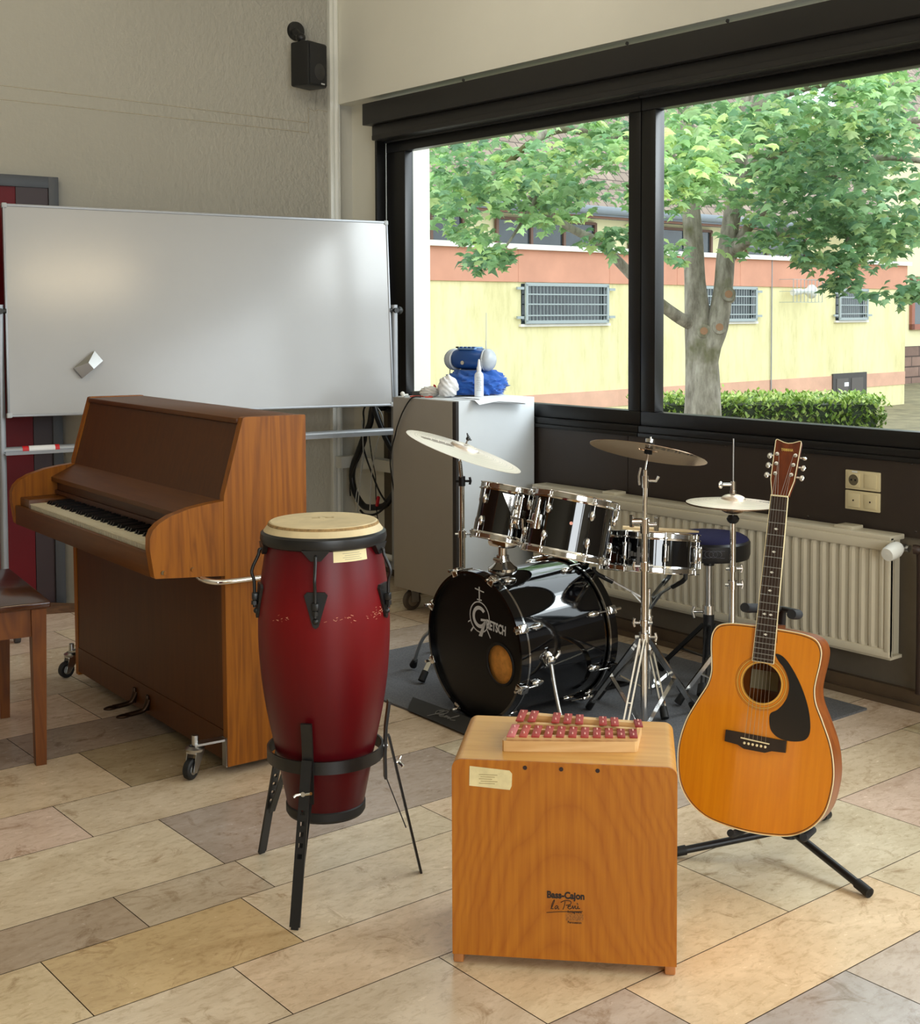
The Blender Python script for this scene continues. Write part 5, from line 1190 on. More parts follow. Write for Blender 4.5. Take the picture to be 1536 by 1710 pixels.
mb = MB(); mb.lathe([(.001, .008), (.045, .006), (.05, 0)], T(.01, -.0, .083), 28); mb.box((-.0, -.045, .082), (.10, .03, .012), None, .005); tp_ = mb.build('top_deck', P('pale blue deck', (120, 156, 196), .25), bx)
for k in range(5):
    mb = MB(); mb.box((-.05+.024*k, -.055, .088), (.016, .014, .008), None, .003); mb.build('button', m_bb if k else m_plasticblack, tp_)
mb = MB(); mb.cyl((-.005, -.074, .012), (-.005, -.082, .012), .010); mb.build('knob', m_chrome, bx)
mb = MB(); mb.cyl((.05, .055, .06), (.05, .058, .26), .0018, seg=6); mb.cyl((.05, .055, .055), (.05, .055, .12), .003, seg=6); mb.build('antenna', m_steel, bx)
mb = MB(); mb.tube([(-.11, .03, .05), (-.13, .04, .075), (-.15, .04, .05), (-.155, .035, -.03), (-.155, .03, -.09)], .0022, 6, smooth=5); mb.build('power_cord', m_rubber, bx)
# bits on the left of the top
mb = MB(); mb.tube([(3.845, 5.215, zt+.005), (3.875, 5.24, zt+.006), (3.90, 5.25, zt+.006)], .0055, 8); mb.ball((3.872, 5.255, zt+.012), .012, 10); tag(mb.build('white_plug', m_white), 'small white plug lying on the cabinet corner', 'plug')
mb = MB(); mb.tube([(3.85, 5.16, zt+.004), (3.88, 5.17, zt+.004), (3.93, 5.10, zt+.004), (3.90, 5.06, zt+.004), (3.87, 5.07, zt+.005)], .0035, 8, smooth=4); tag(mb.build('lead_wire', P('red orange cord', (178, 62, 42), .6)), 'short orange red cord curled on the cabinet top', 'cord')
mb = MB(); mb.bb((3.94, 5.20, zt), (4.06, 5.27, zt+.022), .003); tag(mb.build('grey_box', P('dark grey box', (66, 64, 62), .6)), 'flat dark box behind the rags on the cabinet', 'box')
mb = MB(); mb.prism([(0, 0), (.026, .004), (.018, .030), (.008, .036)], .02, T(4.005, 5.185, zt+.0225) @ Rz(-.7) @ Rx(PI/2)); tag(mb.build('red_clip', P('red plastic', (190, 44, 38), .5)), 'small red clip peeking over the rags', 'clip')
mb = MB(); mb.tube([(3.87, 5.10, zt+.004), (3.845, 5.118, zt+.004), (3.832, 5.14, 1.06), (3.826, 5.193, .997), (3.824, 5.237, .921), (3.824, 5.256, .873), (3.826, 5.29, .80), (3.85, 5.33, .70), (3.9, 5.345, .5), (3.95, 5.35, .3), (3.98, 5.36, .01)], .0035, 8, smooth=5); tag(mb.build('hanging_cable', m_rubber), 'thin black cable running down the cabinet side', 'cable')

# cable loops hanging in the corner
def cable(name, pts, r, mat, label, group='cables hanging in the corner'):
    mb = MB(); mb.tube(pts, r, 10, smooth=6); return tag(mb.build(name, mat), label, 'cable', group)
hose = P('ribbed black sleeve', (18, 18, 19), .4, var=.3, scale=120, stretch=(.1, .1, 1))
m_wcab = P('white cable', (190, 190, 184), .5)
cable('cable_sleeve', [(4.265, 6.05, .99), (4.265, 6.08, .937), (4.265, 6.102, .858), (4.265, 6.155, .789), (4.265, 6.22, .687), (4.265, 6.275, .597), (4.265, 6.286, .522), (4.265, 6.255, .446), (4.265, 6.192, .391), (4.265, 6.139, .376), (4.265, 6.035, .388), (4.265, 5.954, .412), (4.265, 5.86, .50)], .0185, hose, 'thick black ribbed cable sleeve hanging in a loop in the corner')
cable('cable_sleeve', [(4.245, 6.04, .985), (4.245, 6.031, .959), (4.245, 6.001, .901), (4.245, 5.951, .828), (4.245, 5.902, .766), (4.245, 5.84, .705), (4.245, 5.78, .62)], .0165, hose, 'straight black cable sleeve slanting down behind the cabinet')
cable('cable', [(4.29, 6.14, .97), (4.29, 6.182, .952), (4.29, 6.203, .917), (4.29, 6.199, .857), (4.245, 6.152, .763), (4.24, 6.112, .676), (4.24, 6.041, .568), (4.245, 5.981, .479), (4.245, 5.90, .413)], .0052, m_rubber, 'black cable running diagonally across the hanging loop')
cable('cable', [(4.23, 6.09, .80), (4.23, 6.094, .761), (4.23, 6.147, .678), (4.23, 6.211, .594), (4.23, 6.255, .504), (4.235, 6.261, .43)], .0045, m_rubber, 'black cable curving down inside the hanging loop')
cable('cable', [(4.255, 6.10, .80), (4.255, 6.068, .66), (4.255, 6.038, .567), (4.25, 6.029, .484), (4.235, 5.999, .373), (4.25, 6.006, .276), (4.25, 6.037, .212), (4.25, 6.084, .188)], .003, m_rubber, 'thin black cable dangling lowest below the loop')
cable('cable', [(4.235, 6.162, .359), (4.235, 6.115, .341), (4.235, 6.022, .351), (4.235, 5.94, .391), (4.24, 5.86, .46)], .0065, m_rubber, 'black cable slung under the bottom of the loop')
cable('cable', [(4.275, 6.09, .965), (4.275, 6.06, .961), (4.275, 6.0, .916), (4.275, 5.99, .84), (4.255, 6.006, .785), (4.215, 6.013, .606), (4.215, 6.037, .376)], .0035, m_wcab, 'white cable arching at the top of the loop')
cable('cable', [(4.22, 6.117, .879), (4.215, 6.098, .706), (4.215, 6.11, .608), (4.215, 6.164, .47), (4.22, 6.186, .407)], .003, m_wcab, 'white cable hanging at the left inside the loop')
cable('cable', [(4.21, 6.09, .70), (4.205, 6.096, .657), (4.205, 6.129, .473), (4.215, 6.162, .348)], .003, m_wcab, 'short white cable crossing the bottom of the loop')
mb = MB(); mb.box((4.232, 5.985, .43), (.014, .018, .06), Rx(.3), .004); tag(mb.build('red_tag', P('red tag', (196, 30, 44), .5)), 'small red cable tag beside the hanging loop', 'tag')
SKY = 3.9
LAMPS = [
 ('daylight_side_window', (4.20, -.9, 1.75), (-3, .6, .9), 4.4, 1.4, 130, (.88, .95, 1.0)),
 ('added_rear_fill', (.4, -3.7, 1.7), (2.9, 6.0, .8), 4.0, 1.7, 300, (.90, .96, 1.0)),  # added fill behind the camera; that wall has no window
 ('added_courtyard_fill', (6.4, 1.6, 3.7), (1.6, 4.4, .9), 5.0, 1.3, 150, (.88, .95, 1.0)),  # added area light outside, boosting what enters through the glass
 ('added_corner_fill', (5.5, 2.1, 2.8), (4.0, 6.4, .8), 1.5, 1.0, 80, (.9, .96, 1.0)),  # added light out of view, aimed at the dark wall corner
 ('added_wall_fill', (2.2, 4.5, 3.6), (2.7, 6.4, 2.3), 3.2, .5, 24, (1.0, .93, .78)),  # added to brighten the upper left wall; no fixture there
 ('added_room_fill', (1.0, 2.4, 3.66), (1.0, 2.4, 0), 2.4, 2.4, 16, (1.0, .93, .78)),  # added overhead fill that sets the room's ambient level
 ('warm_ceiling_lamp', (3.1, -3.0, 3.5), (2.6, 6.0, 1.7), 1.3, .35, 34, (1.0, .8, .5)),
]
CLUMPS = [(7.22,7.75,2.83,0.27,44,0.95),(6.03,6.23,2.53,0.27,44,0.57),(7.85,7.59,2.9,0.27,44,0.29),(6.6,7.45,2.92,0.27,44,0.66),(5.62,7.38,2.84,0.27,44,0.93),(7.43,7.61,3.04,0.27,44,0.31),(5.86,6.29,2.76,0.27,44,0.9),(6.97,8.57,3.09,0.27,44,0.9),(6.36,7.61,2.68,0.27,44,0.74),(6.49,8.0,2.73,0.27,44,0.97),(6.81,6.69,2.83,0.27,44,0.33),(5.82,7.3,2.89,0.27,44,0.68),(5.7,7.5,2.71,0.27,44,0.45),(6.63,6.68,2.76,0.27,44,0.58),(7.66,8.0,3.15,0.27,44,0.22),(6.02,6.2,2.55,0.27,44,0.83),(5.42,6.65,2.4,0.27,44,0.24),(5.59,7.11,2.33,0.27,44,0.8),(6.31,7.01,2.37,0.27,44,0.48),(5.67,6.77,2.37,0.27,44,0.8),(5.71,6.5,2.32,0.27,44,0.96),(6.18,7.98,2.66,0.27,44,0.93),(6.25,7.71,2.43,0.27,44,0.45),(5.5,6.82,2.55,0.27,44,0.32),(5.85,6.78,2.31,0.27,44,0.24),(6.46,7.1,2.53,0.27,44,0.39),(6.28,7.4,2.44,0.27,44,0.54),(5.27,6.84,2.31,0.27,44,0.59),(7.46,7.35,2.68,0.27,44,0.96),(6.2,6.33,2.31,0.27,44,0.55),(6.23,6.91,2.34,0.27,44,0.56),(8.01,7.67,2.5,0.27,44,0.56),(6.77,7.07,2.42,0.27,44,0.43),(6.54,6.94,2.57,0.27,44,0.99),(7.11,6.86,2.45,0.27,44,0.47),(7.02,7.86,2.65,0.27,44,0.89),(7.19,7.69,2.47,0.27,44,0.76),(5.93,7.38,2.26,0.3,55,0.76),(6.25,8.02,2.35,0.3,55,0.75),(6.12,7.85,2.27,0.3,55,0.66),(6.35,7.15,2.23,0.28,50,0.74),(7.13,7.54,2.25,0.28,50,0.84),(7.19,7.73,2.29,0.28,50,0.86),(7.37,7.92,2.28,0.28,50,0.75),(6.08,7.38,2.1,0.2,30,0.62),(6.17,7.85,2.13,0.2,30,0.58),(6.17,7.19,1.89,0.2,26,0.34),(6.16,7.15,1.91,0.2,26,0.54),(6.12,7.15,1.88,0.2,26,0.78),(5.95,7.15,1.98,0.2,26,0.72),(6.01,7.24,1.81,0.15,20,0.23),(5.82,6.94,1.84,0.15,20,0.31),(6.91,6.81,2.06,0.2,25,0.23),(7.09,6.93,2.05,0.2,25,0.67),(6.82,6.75,1.96,0.2,25,0.52),(6.4,5.57,2.64,0.27,44,0.87),(7.44,6.35,2.94,0.27,44,0.28),(7.51,6.18,2.83,0.27,44,0.97),(8.21,6.37,2.88,0.27,44,0.71),(7.4,6.33,2.9,0.27,44,0.65),(7.9,5.95,2.63,0.27,44,0.48),(6.82,5.22,2.75,0.27,44,0.65),(7.67,6.22,2.91,0.27,44,0.91),(6.68,5.7,2.67,0.27,44,0.43),(8.65,6.5,2.94,0.27,44,0.93),(8.35,6.8,3.0,0.27,44,0.6),(8.2,6.94,2.98,0.27,44,0.59),(6.42,5.58,2.62,0.27,44,0.7),(7.83,6.58,2.91,0.27,44,0.86),(6.51,6.0,2.66,0.27,44,0.95),(7.07,5.53,2.74,0.27,44,0.32),(7.93,5.94,2.85,0.27,44,0.58),(7.92,6.38,2.79,0.27,44,0.29),(6.11,5.35,2.36,0.28,55,1.0),(6.02,5.42,2.36,0.28,55,1.0),(6.27,5.6,2.37,0.28,55,1.0),(5.78,5.11,2.41,0.28,55,1.0),(6.42,5.73,2.18,0.28,55,1.0),(6.33,5.62,2.51,0.28,55,1.0),(6.22,5.57,2.28,0.28,55,1.0),(6.49,5.72,2.35,0.28,55,1.0),(6.37,5.71,2.37,0.28,55,1.0),(8.42,7.0,2.74,0.27,44,0.25),(8.12,6.2,2.5,0.27,44,0.43),(7.62,5.86,2.37,0.27,44,0.58),(7.81,6.19,2.55,0.27,44,0.32),(7.4,5.84,2.39,0.27,44,0.38),(8.49,6.5,2.51,0.27,44,0.22),(8.99,6.96,2.5,0.27,44,0.76),(7.37,6.25,2.41,0.27,44,0.72),(7.69,5.78,2.43,0.27,44,0.43),(8.87,5.6,3.22,0.27,44,0.53),(6.81,5.05,2.7,0.27,44,0.29),(7.0,4.96,2.96,0.27,44,0.66),(7.45,4.87,2.62,0.27,44,0.55),(8.05,5.78,2.91,0.27,44,0.95),(8.64,6.13,3.32,0.27,44,0.32),(9.41,6.32,3.16,0.27,44,0.64),(8.47,5.69,3.13,0.27,44,0.4),(7.46,4.88,2.79,0.27,44,0.39),(7.3,5.17,2.71,0.27,44,0.77),(8.8,5.88,3.29,0.27,44,0.27),(7.27,5.43,2.8,0.27,44,0.9),(8.98,6.23,3.22,0.27,44,0.22),(7.49,4.93,3.02,0.27,44,0.96),(7.36,4.89,2.92,0.27,44,0.98),(7.41,4.93,2.65,0.27,44,0.7),(7.69,5.47,3.03,0.27,44,0.69),(7.18,5.12,2.86,0.27,44,0.86),(8.17,5.46,2.78,0.27,44,0.88),(8.43,5.79,2.95,0.27,44,0.79),(7.4,5.16,2.61,0.28,50,0.25),(9.44,6.84,2.99,0.28,50,0.25),(7.36,5.05,2.27,0.28,50,0.25),(8.96,6.15,2.36,0.28,50,0.25),(7.59,5.26,2.45,0.28,50,0.25),(8.1,5.92,2.71,0.28,50,0.25),(7.69,5.37,2.24,0.28,50,0.25),(7.63,5.47,2.57,0.28,50,0.25),(8.47,6.04,2.71,0.28,50,0.25),(7.98,5.97,2.28,0.28,50,0.25),(9.49,5.94,2.5,0.28,50,0.25),(7.66,5.26,2.2,0.28,50,0.25),(9.28,6.13,2.75,0.28,50,0.25),(8.07,5.27,2.64,0.28,50,0.25),(7.26,5.45,2.56,0.28,50,0.25),(8.24,5.74,2.25,0.28,50,0.25),(7.98,5.66,2.51,0.28,50,0.25),(7.96,5.19,2.33,0.28,50,0.25),(9.59,6.89,2.59,0.28,50,0.25),(10.05,6.67,2.76,0.28,50,0.25),(9.0,6.77,2.93,0.28,50,0.25),(8.49,6.78,2.42,0.25,36,0.99),(8.17,6.45,2.35,0.25,36,0.26),(9.11,6.08,2.14,0.28,45,0.3),(7.54,5.63,2.11,0.28,45,0.3),(7.97,5.69,2.16,0.28,45,0.3),(7.71,5.5,2.09,0.28,45,0.3),(7.68,5.76,1.98,0.28,45,0.3),(8.37,5.89,2.12,0.28,45,0.3),(7.63,5.56,1.87,0.2,32,0.2),(8.1,5.68,1.72,0.2,32,0.2),(7.8,5.33,1.89,0.2,32,0.2),(8.08,5.67,1.84,0.2,32,0.2),(8.13,5.78,1.8,0.2,32,0.2),(8.11,5.52,1.88,0.2,32,0.2),(7.86,5.34,1.67,0.14,18,0.2),(8.13,5.63,1.7,0.14,18,0.2),(8.27,5.2,2.08,0.28,50,0.45),(7.97,5.35,2.09,0.28,50,0.45),(8.29,5.4,2.02,0.28,50,0.45),(7.91,5.32,1.97,0.28,50,0.45),(8.39,5.57,2.11,0.28,50,0.45),(8.27,5.55,2.07,0.28,50,0.45),(9.27,5.86,2.08,0.28,50,0.45),(8.81,5.61,2.0,0.28,50,0.45),(9.11,5.73,1.64,0.2,30,0.2),(9.23,5.69,1.67,0.2,30,0.2),(8.84,5.59,1.63,0.2,30,0.2),(7.97,6.32,2.05,0.2,22,0.41),(8.01,6.22,2.02,0.2,22,0.81),(7.99,6.23,2.05,0.2,22,0.3),(6.88,6.27,1.85,0.15,18,0.6),(6.68,6.04,1.94,0.15,18,0.6),(7.41,7.71,3.27,0.5,60,0.71),(9.18,4.84,3.2,0.5,60,0.67),(9.18,8.9,4.27,0.5,60,0.96),(8.2,6.54,4.36,0.5,60,0.94),(6.75,7.24,4.48,0.5,60,0.84),(9.67,6.23,5.98,0.5,60,0.72),(10.17,8.48,4.11,0.5,60,0.34),(8.2,6.89,5.2,0.5,60,0.64),(9.02,6.05,3.83,0.5,60,0.49),(8.64,8.62,4.12,0.5,60,0.83),(8.16,8.02,3.96,0.5,60,0.99),(9.55,4.6,4.67,0.5,60,0.58),(9.76,8.98,4.3,0.5,60,0.33),(8.25,7.18,5.57,0.5,60,0.93),(8.9,9.32,3.83,0.5,60,0.78),(9.4,5.39,5.4,0.5,60,0.56),(9.73,7.0,4.85,0.5,60,0.43),(7.32,7.55,3.33,0.5,60,0.52),(6.97,7.92,5.23,0.5,60,0.58),(10.69,6.6,5.62,0.5,60,0.78),(7.27,5.4,5.47,0.5,60,0.55),(6.29,5.7,4.52,0.5,60,0.5)]
BRANCHES = [([(8.08,6.98,1.37),(7.9,7.01,1.44),(7.59,7.01,1.6),(7.3,6.99,1.79),(7.06,7.07,2.01),(6.85,7.12,2.1),(6.65,7.16,2.2),(6.45,7.2,2.33)],0.055,0.02),([(8.07,7.07,2.55),(7.67,7.15,2.86),(7.2,7.15,2.84),(6.81,7.2,2.86),(6.5,7.19,2.74),(6.29,7.22,2.58),(6.05,7.27,2.4),(5.9,7.25,2.18)],0.05,0.012),([(8.3,6.84,1.97),(8.3,6.6,2.2),(8.21,6.3,2.36),(8.26,6.01,2.47),(8.3,5.72,2.49)],0.045,0.02),([(8.29,6.85,1.92),(8.23,6.65,2.03),(8.19,6.42,2.07),(8.23,6.14,2.1),(8.3,5.82,2.17),(8.27,5.59,2.2)],0.06,0.015),([(8.35,6.83,2.35),(8.24,6.55,2.61),(8.33,6.22,2.77),(8.41,5.91,2.81),(8.45,5.62,2.82),(8.62,5.36,2.87)],0.06,0.02),([(8.39,6.82,2.78),(8.35,6.61,3.11),(8.43,6.3,3.22),(8.51,5.98,3.23),(8.6,5.78,3.12),(8.68,5.58,3.17)],0.08,0.03),([(8.28,5.61,2.57),(8.33,5.44,2.59),(8.44,5.22,2.55)],0.03,0.02),([(7.99,7.0,2.54),(8.06,6.94,2.58),(8.1,6.91,2.49),(8.13,6.88,2.39)],0.025,0.015),([(6.52,7.15,2.37),(6.3,7.17,2.06),(6.07,7.09,1.88)],0.015,0.006),([(8.22,5.76,2.17),(8.19,5.64,1.92),(8.03,5.63,1.7)],0.02,0.006),([(7.25,6.95,2.44),(7.61,7.07,2.8)],0.02,0.02)]
TRUNKS = [([(8.07,6.92,0.34),(8.09,6.93,0.72),(8.1,6.95,1.06),(8.09,6.98,1.37),(8.08,7.01,1.73),(8.08,7.03,2.07),(8.07,7.06,2.45),(8.07,7.08,2.83),(8.05,7.12,3.27)],[0.19,0.165,0.15,0.125,0.095,0.088,0.078,0.07,0.06]),([(8.08,6.89,0.92),(8.1,6.89,1.18),(8.16,6.85,1.37),(8.21,6.83,1.66),(8.24,6.83,1.92),(8.28,6.81,2.21),(8.33,6.79,2.54),(8.37,6.78,2.92),(8.41,6.78,3.35)],[0.1,0.12,0.115,0.098,0.09,0.085,0.078,0.07,0.06])]
# ================================================================ OUTSIDE
mb = MB(); mb.bb((4.72, -12, -.6), (60, 45, -.45)); g = mb.build('ground', P('trodden earth and grass', (120, 112, 84), .95, var=.4, scale=2.5, bump=.4, bscale=12)); struct(g, 'bare ground of the courtyard outside', 'ground')
m_yel = P('yellow render', (234, 226, 180), .85, var=.07, scale=.9)
def stain_yellow():
    m, nt, b = base_mat('stained yellow render')
    n, _ = tex(nt, .8, 7, .7, (1.6, 1, .5)); n2, _ = tex(nt, 5, 5, .7, (1.5, 1, .3))
    r = ramp(nt, n.outputs[0], [(.32, lin((214, 204, 150))), (.5, lin((232, 223, 172))), (.75, lin((238, 230, 184)))])
    r2 = ramp(nt, n2.outputs[0], [(.3, (.86, .86, .8, 1)), (.5, (1, 1, 1, 1))])
    mx = nt.nodes.new('ShaderNodeMixRGB'); mx.blend_type = 'MULTIPLY'; mx.inputs[0].default_value = 1
    nt.links.new(r.outputs[0], mx.inputs[1]); nt.links.new(r2.outputs[0], mx.inputs[2]); nt.links.new(mx.outputs[0], b.inputs['Base Color']); b.inputs['Roughness'].default_value = .85
    return m
m_yels = stain_yellow()
m_orange = P('salmon band paint', (206, 148, 122), .8, var=.1, scale=1.5)
m_ledge = P('pale roof edge', (226, 222, 214), .7, var=.05)
m_dkglass = P('dark outdoor window glass', (52, 62, 66), .12, spec=.6, var=.3, scale=2)
m_galv = P('galvanised grille', (160, 170, 170), .5, .1)
bl = thing('school_building', 'yellow building with salmon bands and tiled roof beyond the tree', 'building', (16.24, 15.0, 0), math.radians(3.5))
mb = MB(); mb.bb((-9, 0, -.6), (8.26, 6, 2.42)); mb.build('annex_wall', m_yels, bl, label='stained yellow annex wall')
mb = MB(); 
xs = [-9, -5.9, -3.2, -1.13, .6, 2.4, 5.2, 8.28]
for a, b in zip(xs[:-1], xs[1:]): mb.bb((a+.008, -.03, 1.955), (b-.008, .0, 2.44))
mb.bb((-9, -.026, 1.96), (8.28, .0, 2.43)); mb.build('salmon_band', m_orange, bl)
mb = MB(); mb.bb((-9, -.012, -.03), (8.262, .0, .24)); mb.build('plinth_band', P('faded salmon paint', (218, 172, 146), .85, var=.12, scale=2), bl)
mb = MB(); mb.bb((-9, -.10, 2.44), (8.34, 2.5, 2.52)); mb.build('roof_edge', m_ledge, bl)
mb = MB(); mb.bb((-9, 2.5, 2.4), (9.0, 8, 3.5)); mb.build('upper_wall', m_yel, bl)
for x0, x1 in ((-7.2, -5.4), (-4.2, -2.05), (-1.25, 1.3), (2.3, 4.85), (6.1, 8.3)):
    mb = MB(); mb.bb((x0, 2.46, 2.62), (x1, 2.52, 3.16)); wn = mb.build('upper_window', m_dkglass, bl)
    mb = MB(); k = 3
    for i in range(k+1): xx = x0+(x1-x0)*i/k; mb.bb((xx-.03, 2.42, 2.62), (xx+.03, 2.47, 3.16))
    mb.bb((x0, 2.42, 3.12), (x1, 2.47, 3.17)); mb.bb((x0, 2.42, 2.60), (x1, 2.47, 2.66)); mb.build('window_frame', P('brown window frame', (112, 82, 66), .6) if 'brown window frame' not in bpy.data.materials else bpy.data.materials['brown window frame'], wn)
roofm = brick_mat('weathered clay roof tiles', (138, 122, 108), (158, 140, 124), (92, 80, 70), 1.0, .24, .27, .014, .85)
mb = MB(); mb.M = T(0, 1.95, 3.36) @ Rx(math.radians(47)); mb.bb((-10, 0, 0), (11.5, 8.6, .05)); rf = mb.build('roof', roofm, bl)
# keep object coordinates lying in the slope so that tile rows run along it
rf.data.transform((T(0, 1.95, 3.36) @ Rx(math.radians(47))).inverted()); rf.matrix_parent_inverse = Matrix(); rf.location = (0, 1.95, 3.36); rf.rotation_euler = (math.radians(47), 0, 0)
mb = MB(); mb.tube([(-10, 1.86, 3.34), (11.5, 1.86, 3.34)], .075, 10); mb.bb((-10, 1.9, 3.24), (11.5, 2.5, 3.28)); mb.build('gutter', P('zinc gutter', (120, 128, 134), .5, .4), bl)
mb = MB(); mb.bb((-10, 1.95, 3.2), (11.5, 2.0, 3.32)); mb.build('eaves_board', P('brown eaves board', (120, 84, 66), .7), bl)
for x0, x1 in ((-3.11, -1.17), (1.2, 2.89), (5.58, 6.69)):
    mb = MB(); mb.bb((x0, -.005, 1.32), (x1, .0, 1.93)); wn = mb.build('grilled_window', m_dkglass, bl)
    mb = MB(); mb.bb((x0-.05, -.05, 1.28), (x1+.05, 0, 1.32)); mb.build('window_sill', m_ledge, wn)
    mb = MB(); y = -.07
    for z in (1.35, 1.92): mb.bb((x0+.03, y-.015, z-.025), (x1-.03, y+.015, z+.025))
    for x in (x0+.05, x1-.05): mb.bb((x-.025, y-.015, 1.35), (x+.025, y+.015, 1.92))
    n = int((x1-x0)/.08)
    for i in range(1, n): xx = x0+.05+(x1-x0-.1)*i/n; mb.bb((xx-.004, y-.004, 1.35), (xx+.004, y+.004, 1.92))
    for z in (1.45, 1.62, 1.77): mb.bb((x0+.03, y-.012, z-.010), (x1-.03, y, z+.010))
    for z in (1.42, 1.86):
        for x, s in ((x0, -1), (x1, 1)): mb.bb((min(x, x+s*.14), y, z-.02), (max(x, x+s*.14), y+.03, z+.02))
    mb.build('window_grille', m_galv, wn)
mb = MB(); mb.bb((5.46, -.04, -.2), (6.70, -.01, .28)); cd = mb.build('cellar_hatch', P('dark grey hatch', (70, 66, 64), .6, var=.1), bl)
mb = MB(); mb.bb((5.58, -.05, -.2), (6.0, -.04, .18)); mb.bb((6.12, -.05, -.2), (6.55, -.04, .18)); mb.build('hatch_panel', P('grey hatch panel', (92, 86, 82), .6), cd)
mb = MB(); mb.bb((5.85, -.056, .02), (6.0, -.05, .10)); mb.build('notice', m_paper, cd)
mb = MB(); mb.bb((1.7, -.02, -.25), (2.95, .0, -.02)); mb.build('cellar_window', m_dkglass, bl)
mb = MB(); mb.tube([(3.38, -.03, 2.6), (3.38, -.03, -.4)], .014, 6); mb.build('lightning_rod', P('grey rod', (150, 150, 150), .5, .4), bl)
# horn loudspeaker in its cage on the wall
hs_ = thing('horn_loudspeaker', 'small white horn loudspeaker in a wire cage on the yellow wall', 'loudspeaker', tuple(bl.matrix_basis @ Vector((4.1, -.15, 1.87))) if False else (16.24+4.1*math.cos(math.radians(3.5))+.15*math.sin(math.radians(3.5)), 15+4.1*math.sin(math.radians(3.5))-.15*math.cos(math.radians(3.5)), 1.87), math.radians(3.5))
mb = MB(); mb.lathe([(.03, 0), (.05, .15), (.07, .25), (.13, .36), (.135, .37), (.12, .36), (.05, .25)], T(-.05, -.05, 0) @ Ry(PI/2), 18); mb.cyl((-.3, -.05, -.02), (-.05, -.05, 0), .06); mb.build('horn', m_white, hs_)
mb = MB()
for i in range(9): x = -.5+.12*i; mb.bb((x-.004, -.2, -.2), (x+.004, -.19, .22))
for z in (-.2, 0, .22): mb.bb((-.5, -.2, z-.004), (.46, -.19, z+.004)); mb.bb((-.5, -.2, z-.004), (-.49, .11, z+.004)); mb.bb((.45, -.2, z-.004), (.46, .11, z+.004))
mb.build('cage', m_galv, hs_)
fx = (16.24+5.9*math.cos(math.radians(3.5))-2.35*math.sin(math.radians(3.5)), 15+5.9*math.sin(math.radians(3.5))+2.35*math.cos(math.radians(3.5)), 3.04)
fl_ = thing('flood_light', 'small grey flood light under the eaves of the yellow building', 'lamp', fx, math.radians(3.5))
mb = MB(); mb.box((0, -.12, -.06), (.26, .16, .2), Rx(.5), .02); mb.build('lamp_head', m_galv, fl_)
mb = MB(); mb.tube([(-.1, .13, .1), (-.22, -.05, .15), (-.3, -.05, -.1), (-.34, -.05, -.3)], .02, 8, smooth=4); mb.build('bracket_cable', m_white, fl_)
# neighbouring house at the far right
b2 = thing('neighbour_house', 'pale house with rough sandstone base at the far right', 'building', (31.0, 20.0, 0), math.radians(3.5))
mb = MB(); mb.bb((-2.5, 0, .55), (14, 6, 6.5)); mb.build('wall', m_yel, b2)
mb = MB(); mb.bb((-2.6, -.12, -.6), (14, 1, .55)); mb.build('stone_base', brick_mat('red sandstone blocks', (146, 118, 104), (118, 94, 84), (84, 68, 60), 1.0, .8, .28, .02, .9, rot=(PI/2, 0, 0)), b2)
mb = MB(); mb.bb((1.0, -.05, 1.15), (2.4, .0, 2.3)); wn = mb.build('window', m_dkglass, b2)
mb = MB()
for a in ((( .85, -.09, 1.0), (1.0, 0, 2.45)), ((2.4, -.09, 1.0), (2.55, 0, 2.45)), ((.85, -.09, 2.3), (2.55, 0, 2.45)), ((.85, -.09, 1.0), (2.55, 0, 1.15)), ((1.68, -.07, 1.15), (1.74, 0, 2.3))): mb.bb(*a)
mb.build('window_surround', P('sandstone surround', (160, 104, 88), .8), wn)
mb = MB(); mb.M = T(0, -.5, 6.3) @ Rx(math.radians(47)); mb.bb((-3, 0, 0), (14, 6, .05)); mb.build('roof', roofm, b2)

# tree
BARK = None
def bark():
    m, nt, b = base_mat('grey maple bark')
    n, _ = tex(nt, 14, 6, .7, (1, 1, .3)); n2, _ = tex(nt, 2.2, 4, .6)
    r = ramp(nt, n.outputs[0], [(.3, lin((96, 88, 76))), (.6, lin((158, 150, 136))), (.8, lin((184, 178, 164)))])
    r2 = ramp(nt, n2.outputs[0], [(.52, (0, 0, 0, 1)), (.66, (1, 1, 1, 1))])
    mx = nt.nodes.new('ShaderNodeMixRGB'); nt.links.new(r2.outputs[0], mx.inputs[0]); nt.links.new(r.outputs[0], mx.inputs[1]); mx.inputs[2].default_value = lin((86, 84, 44))
    nt.links.new(mx.outputs[0], b.inputs['Base Color']); b.inputs['Roughness'].default_value = .9
    bp = nt.nodes.new('ShaderNodeBump'); bp.inputs['Strength'].default_value = .6; bp.inputs['Distance'].default_value = .02; nt.links.new(n.outputs[0], bp.inputs['Height']); nt.links.new(bp.outputs[0], b.inputs['Normal'])
    return m
BARK = bark()
tr = thing('maple_tree', 'maple tree with forked grey trunk and broad green leaves outside', 'tree', (8.08, 6.92, -.45))
TB = T(-8.08, -6.92, .45)
mb = MB(TB); pts, rs = TRUNKS[0]; mb.tube([(8.06, 6.9, -.47)]+pts, [.22]+[q*.88 for q in rs], 18, smooth=4); mb.build('trunk', BARK, tr)
mb = MB(TB); pts, rs = TRUNKS[1]; mb.tube(pts, [.08, .10, .09, .076, .074, .07, .066, .062, .055], 16, smooth=4); mb.build('trunk', BARK, tr)
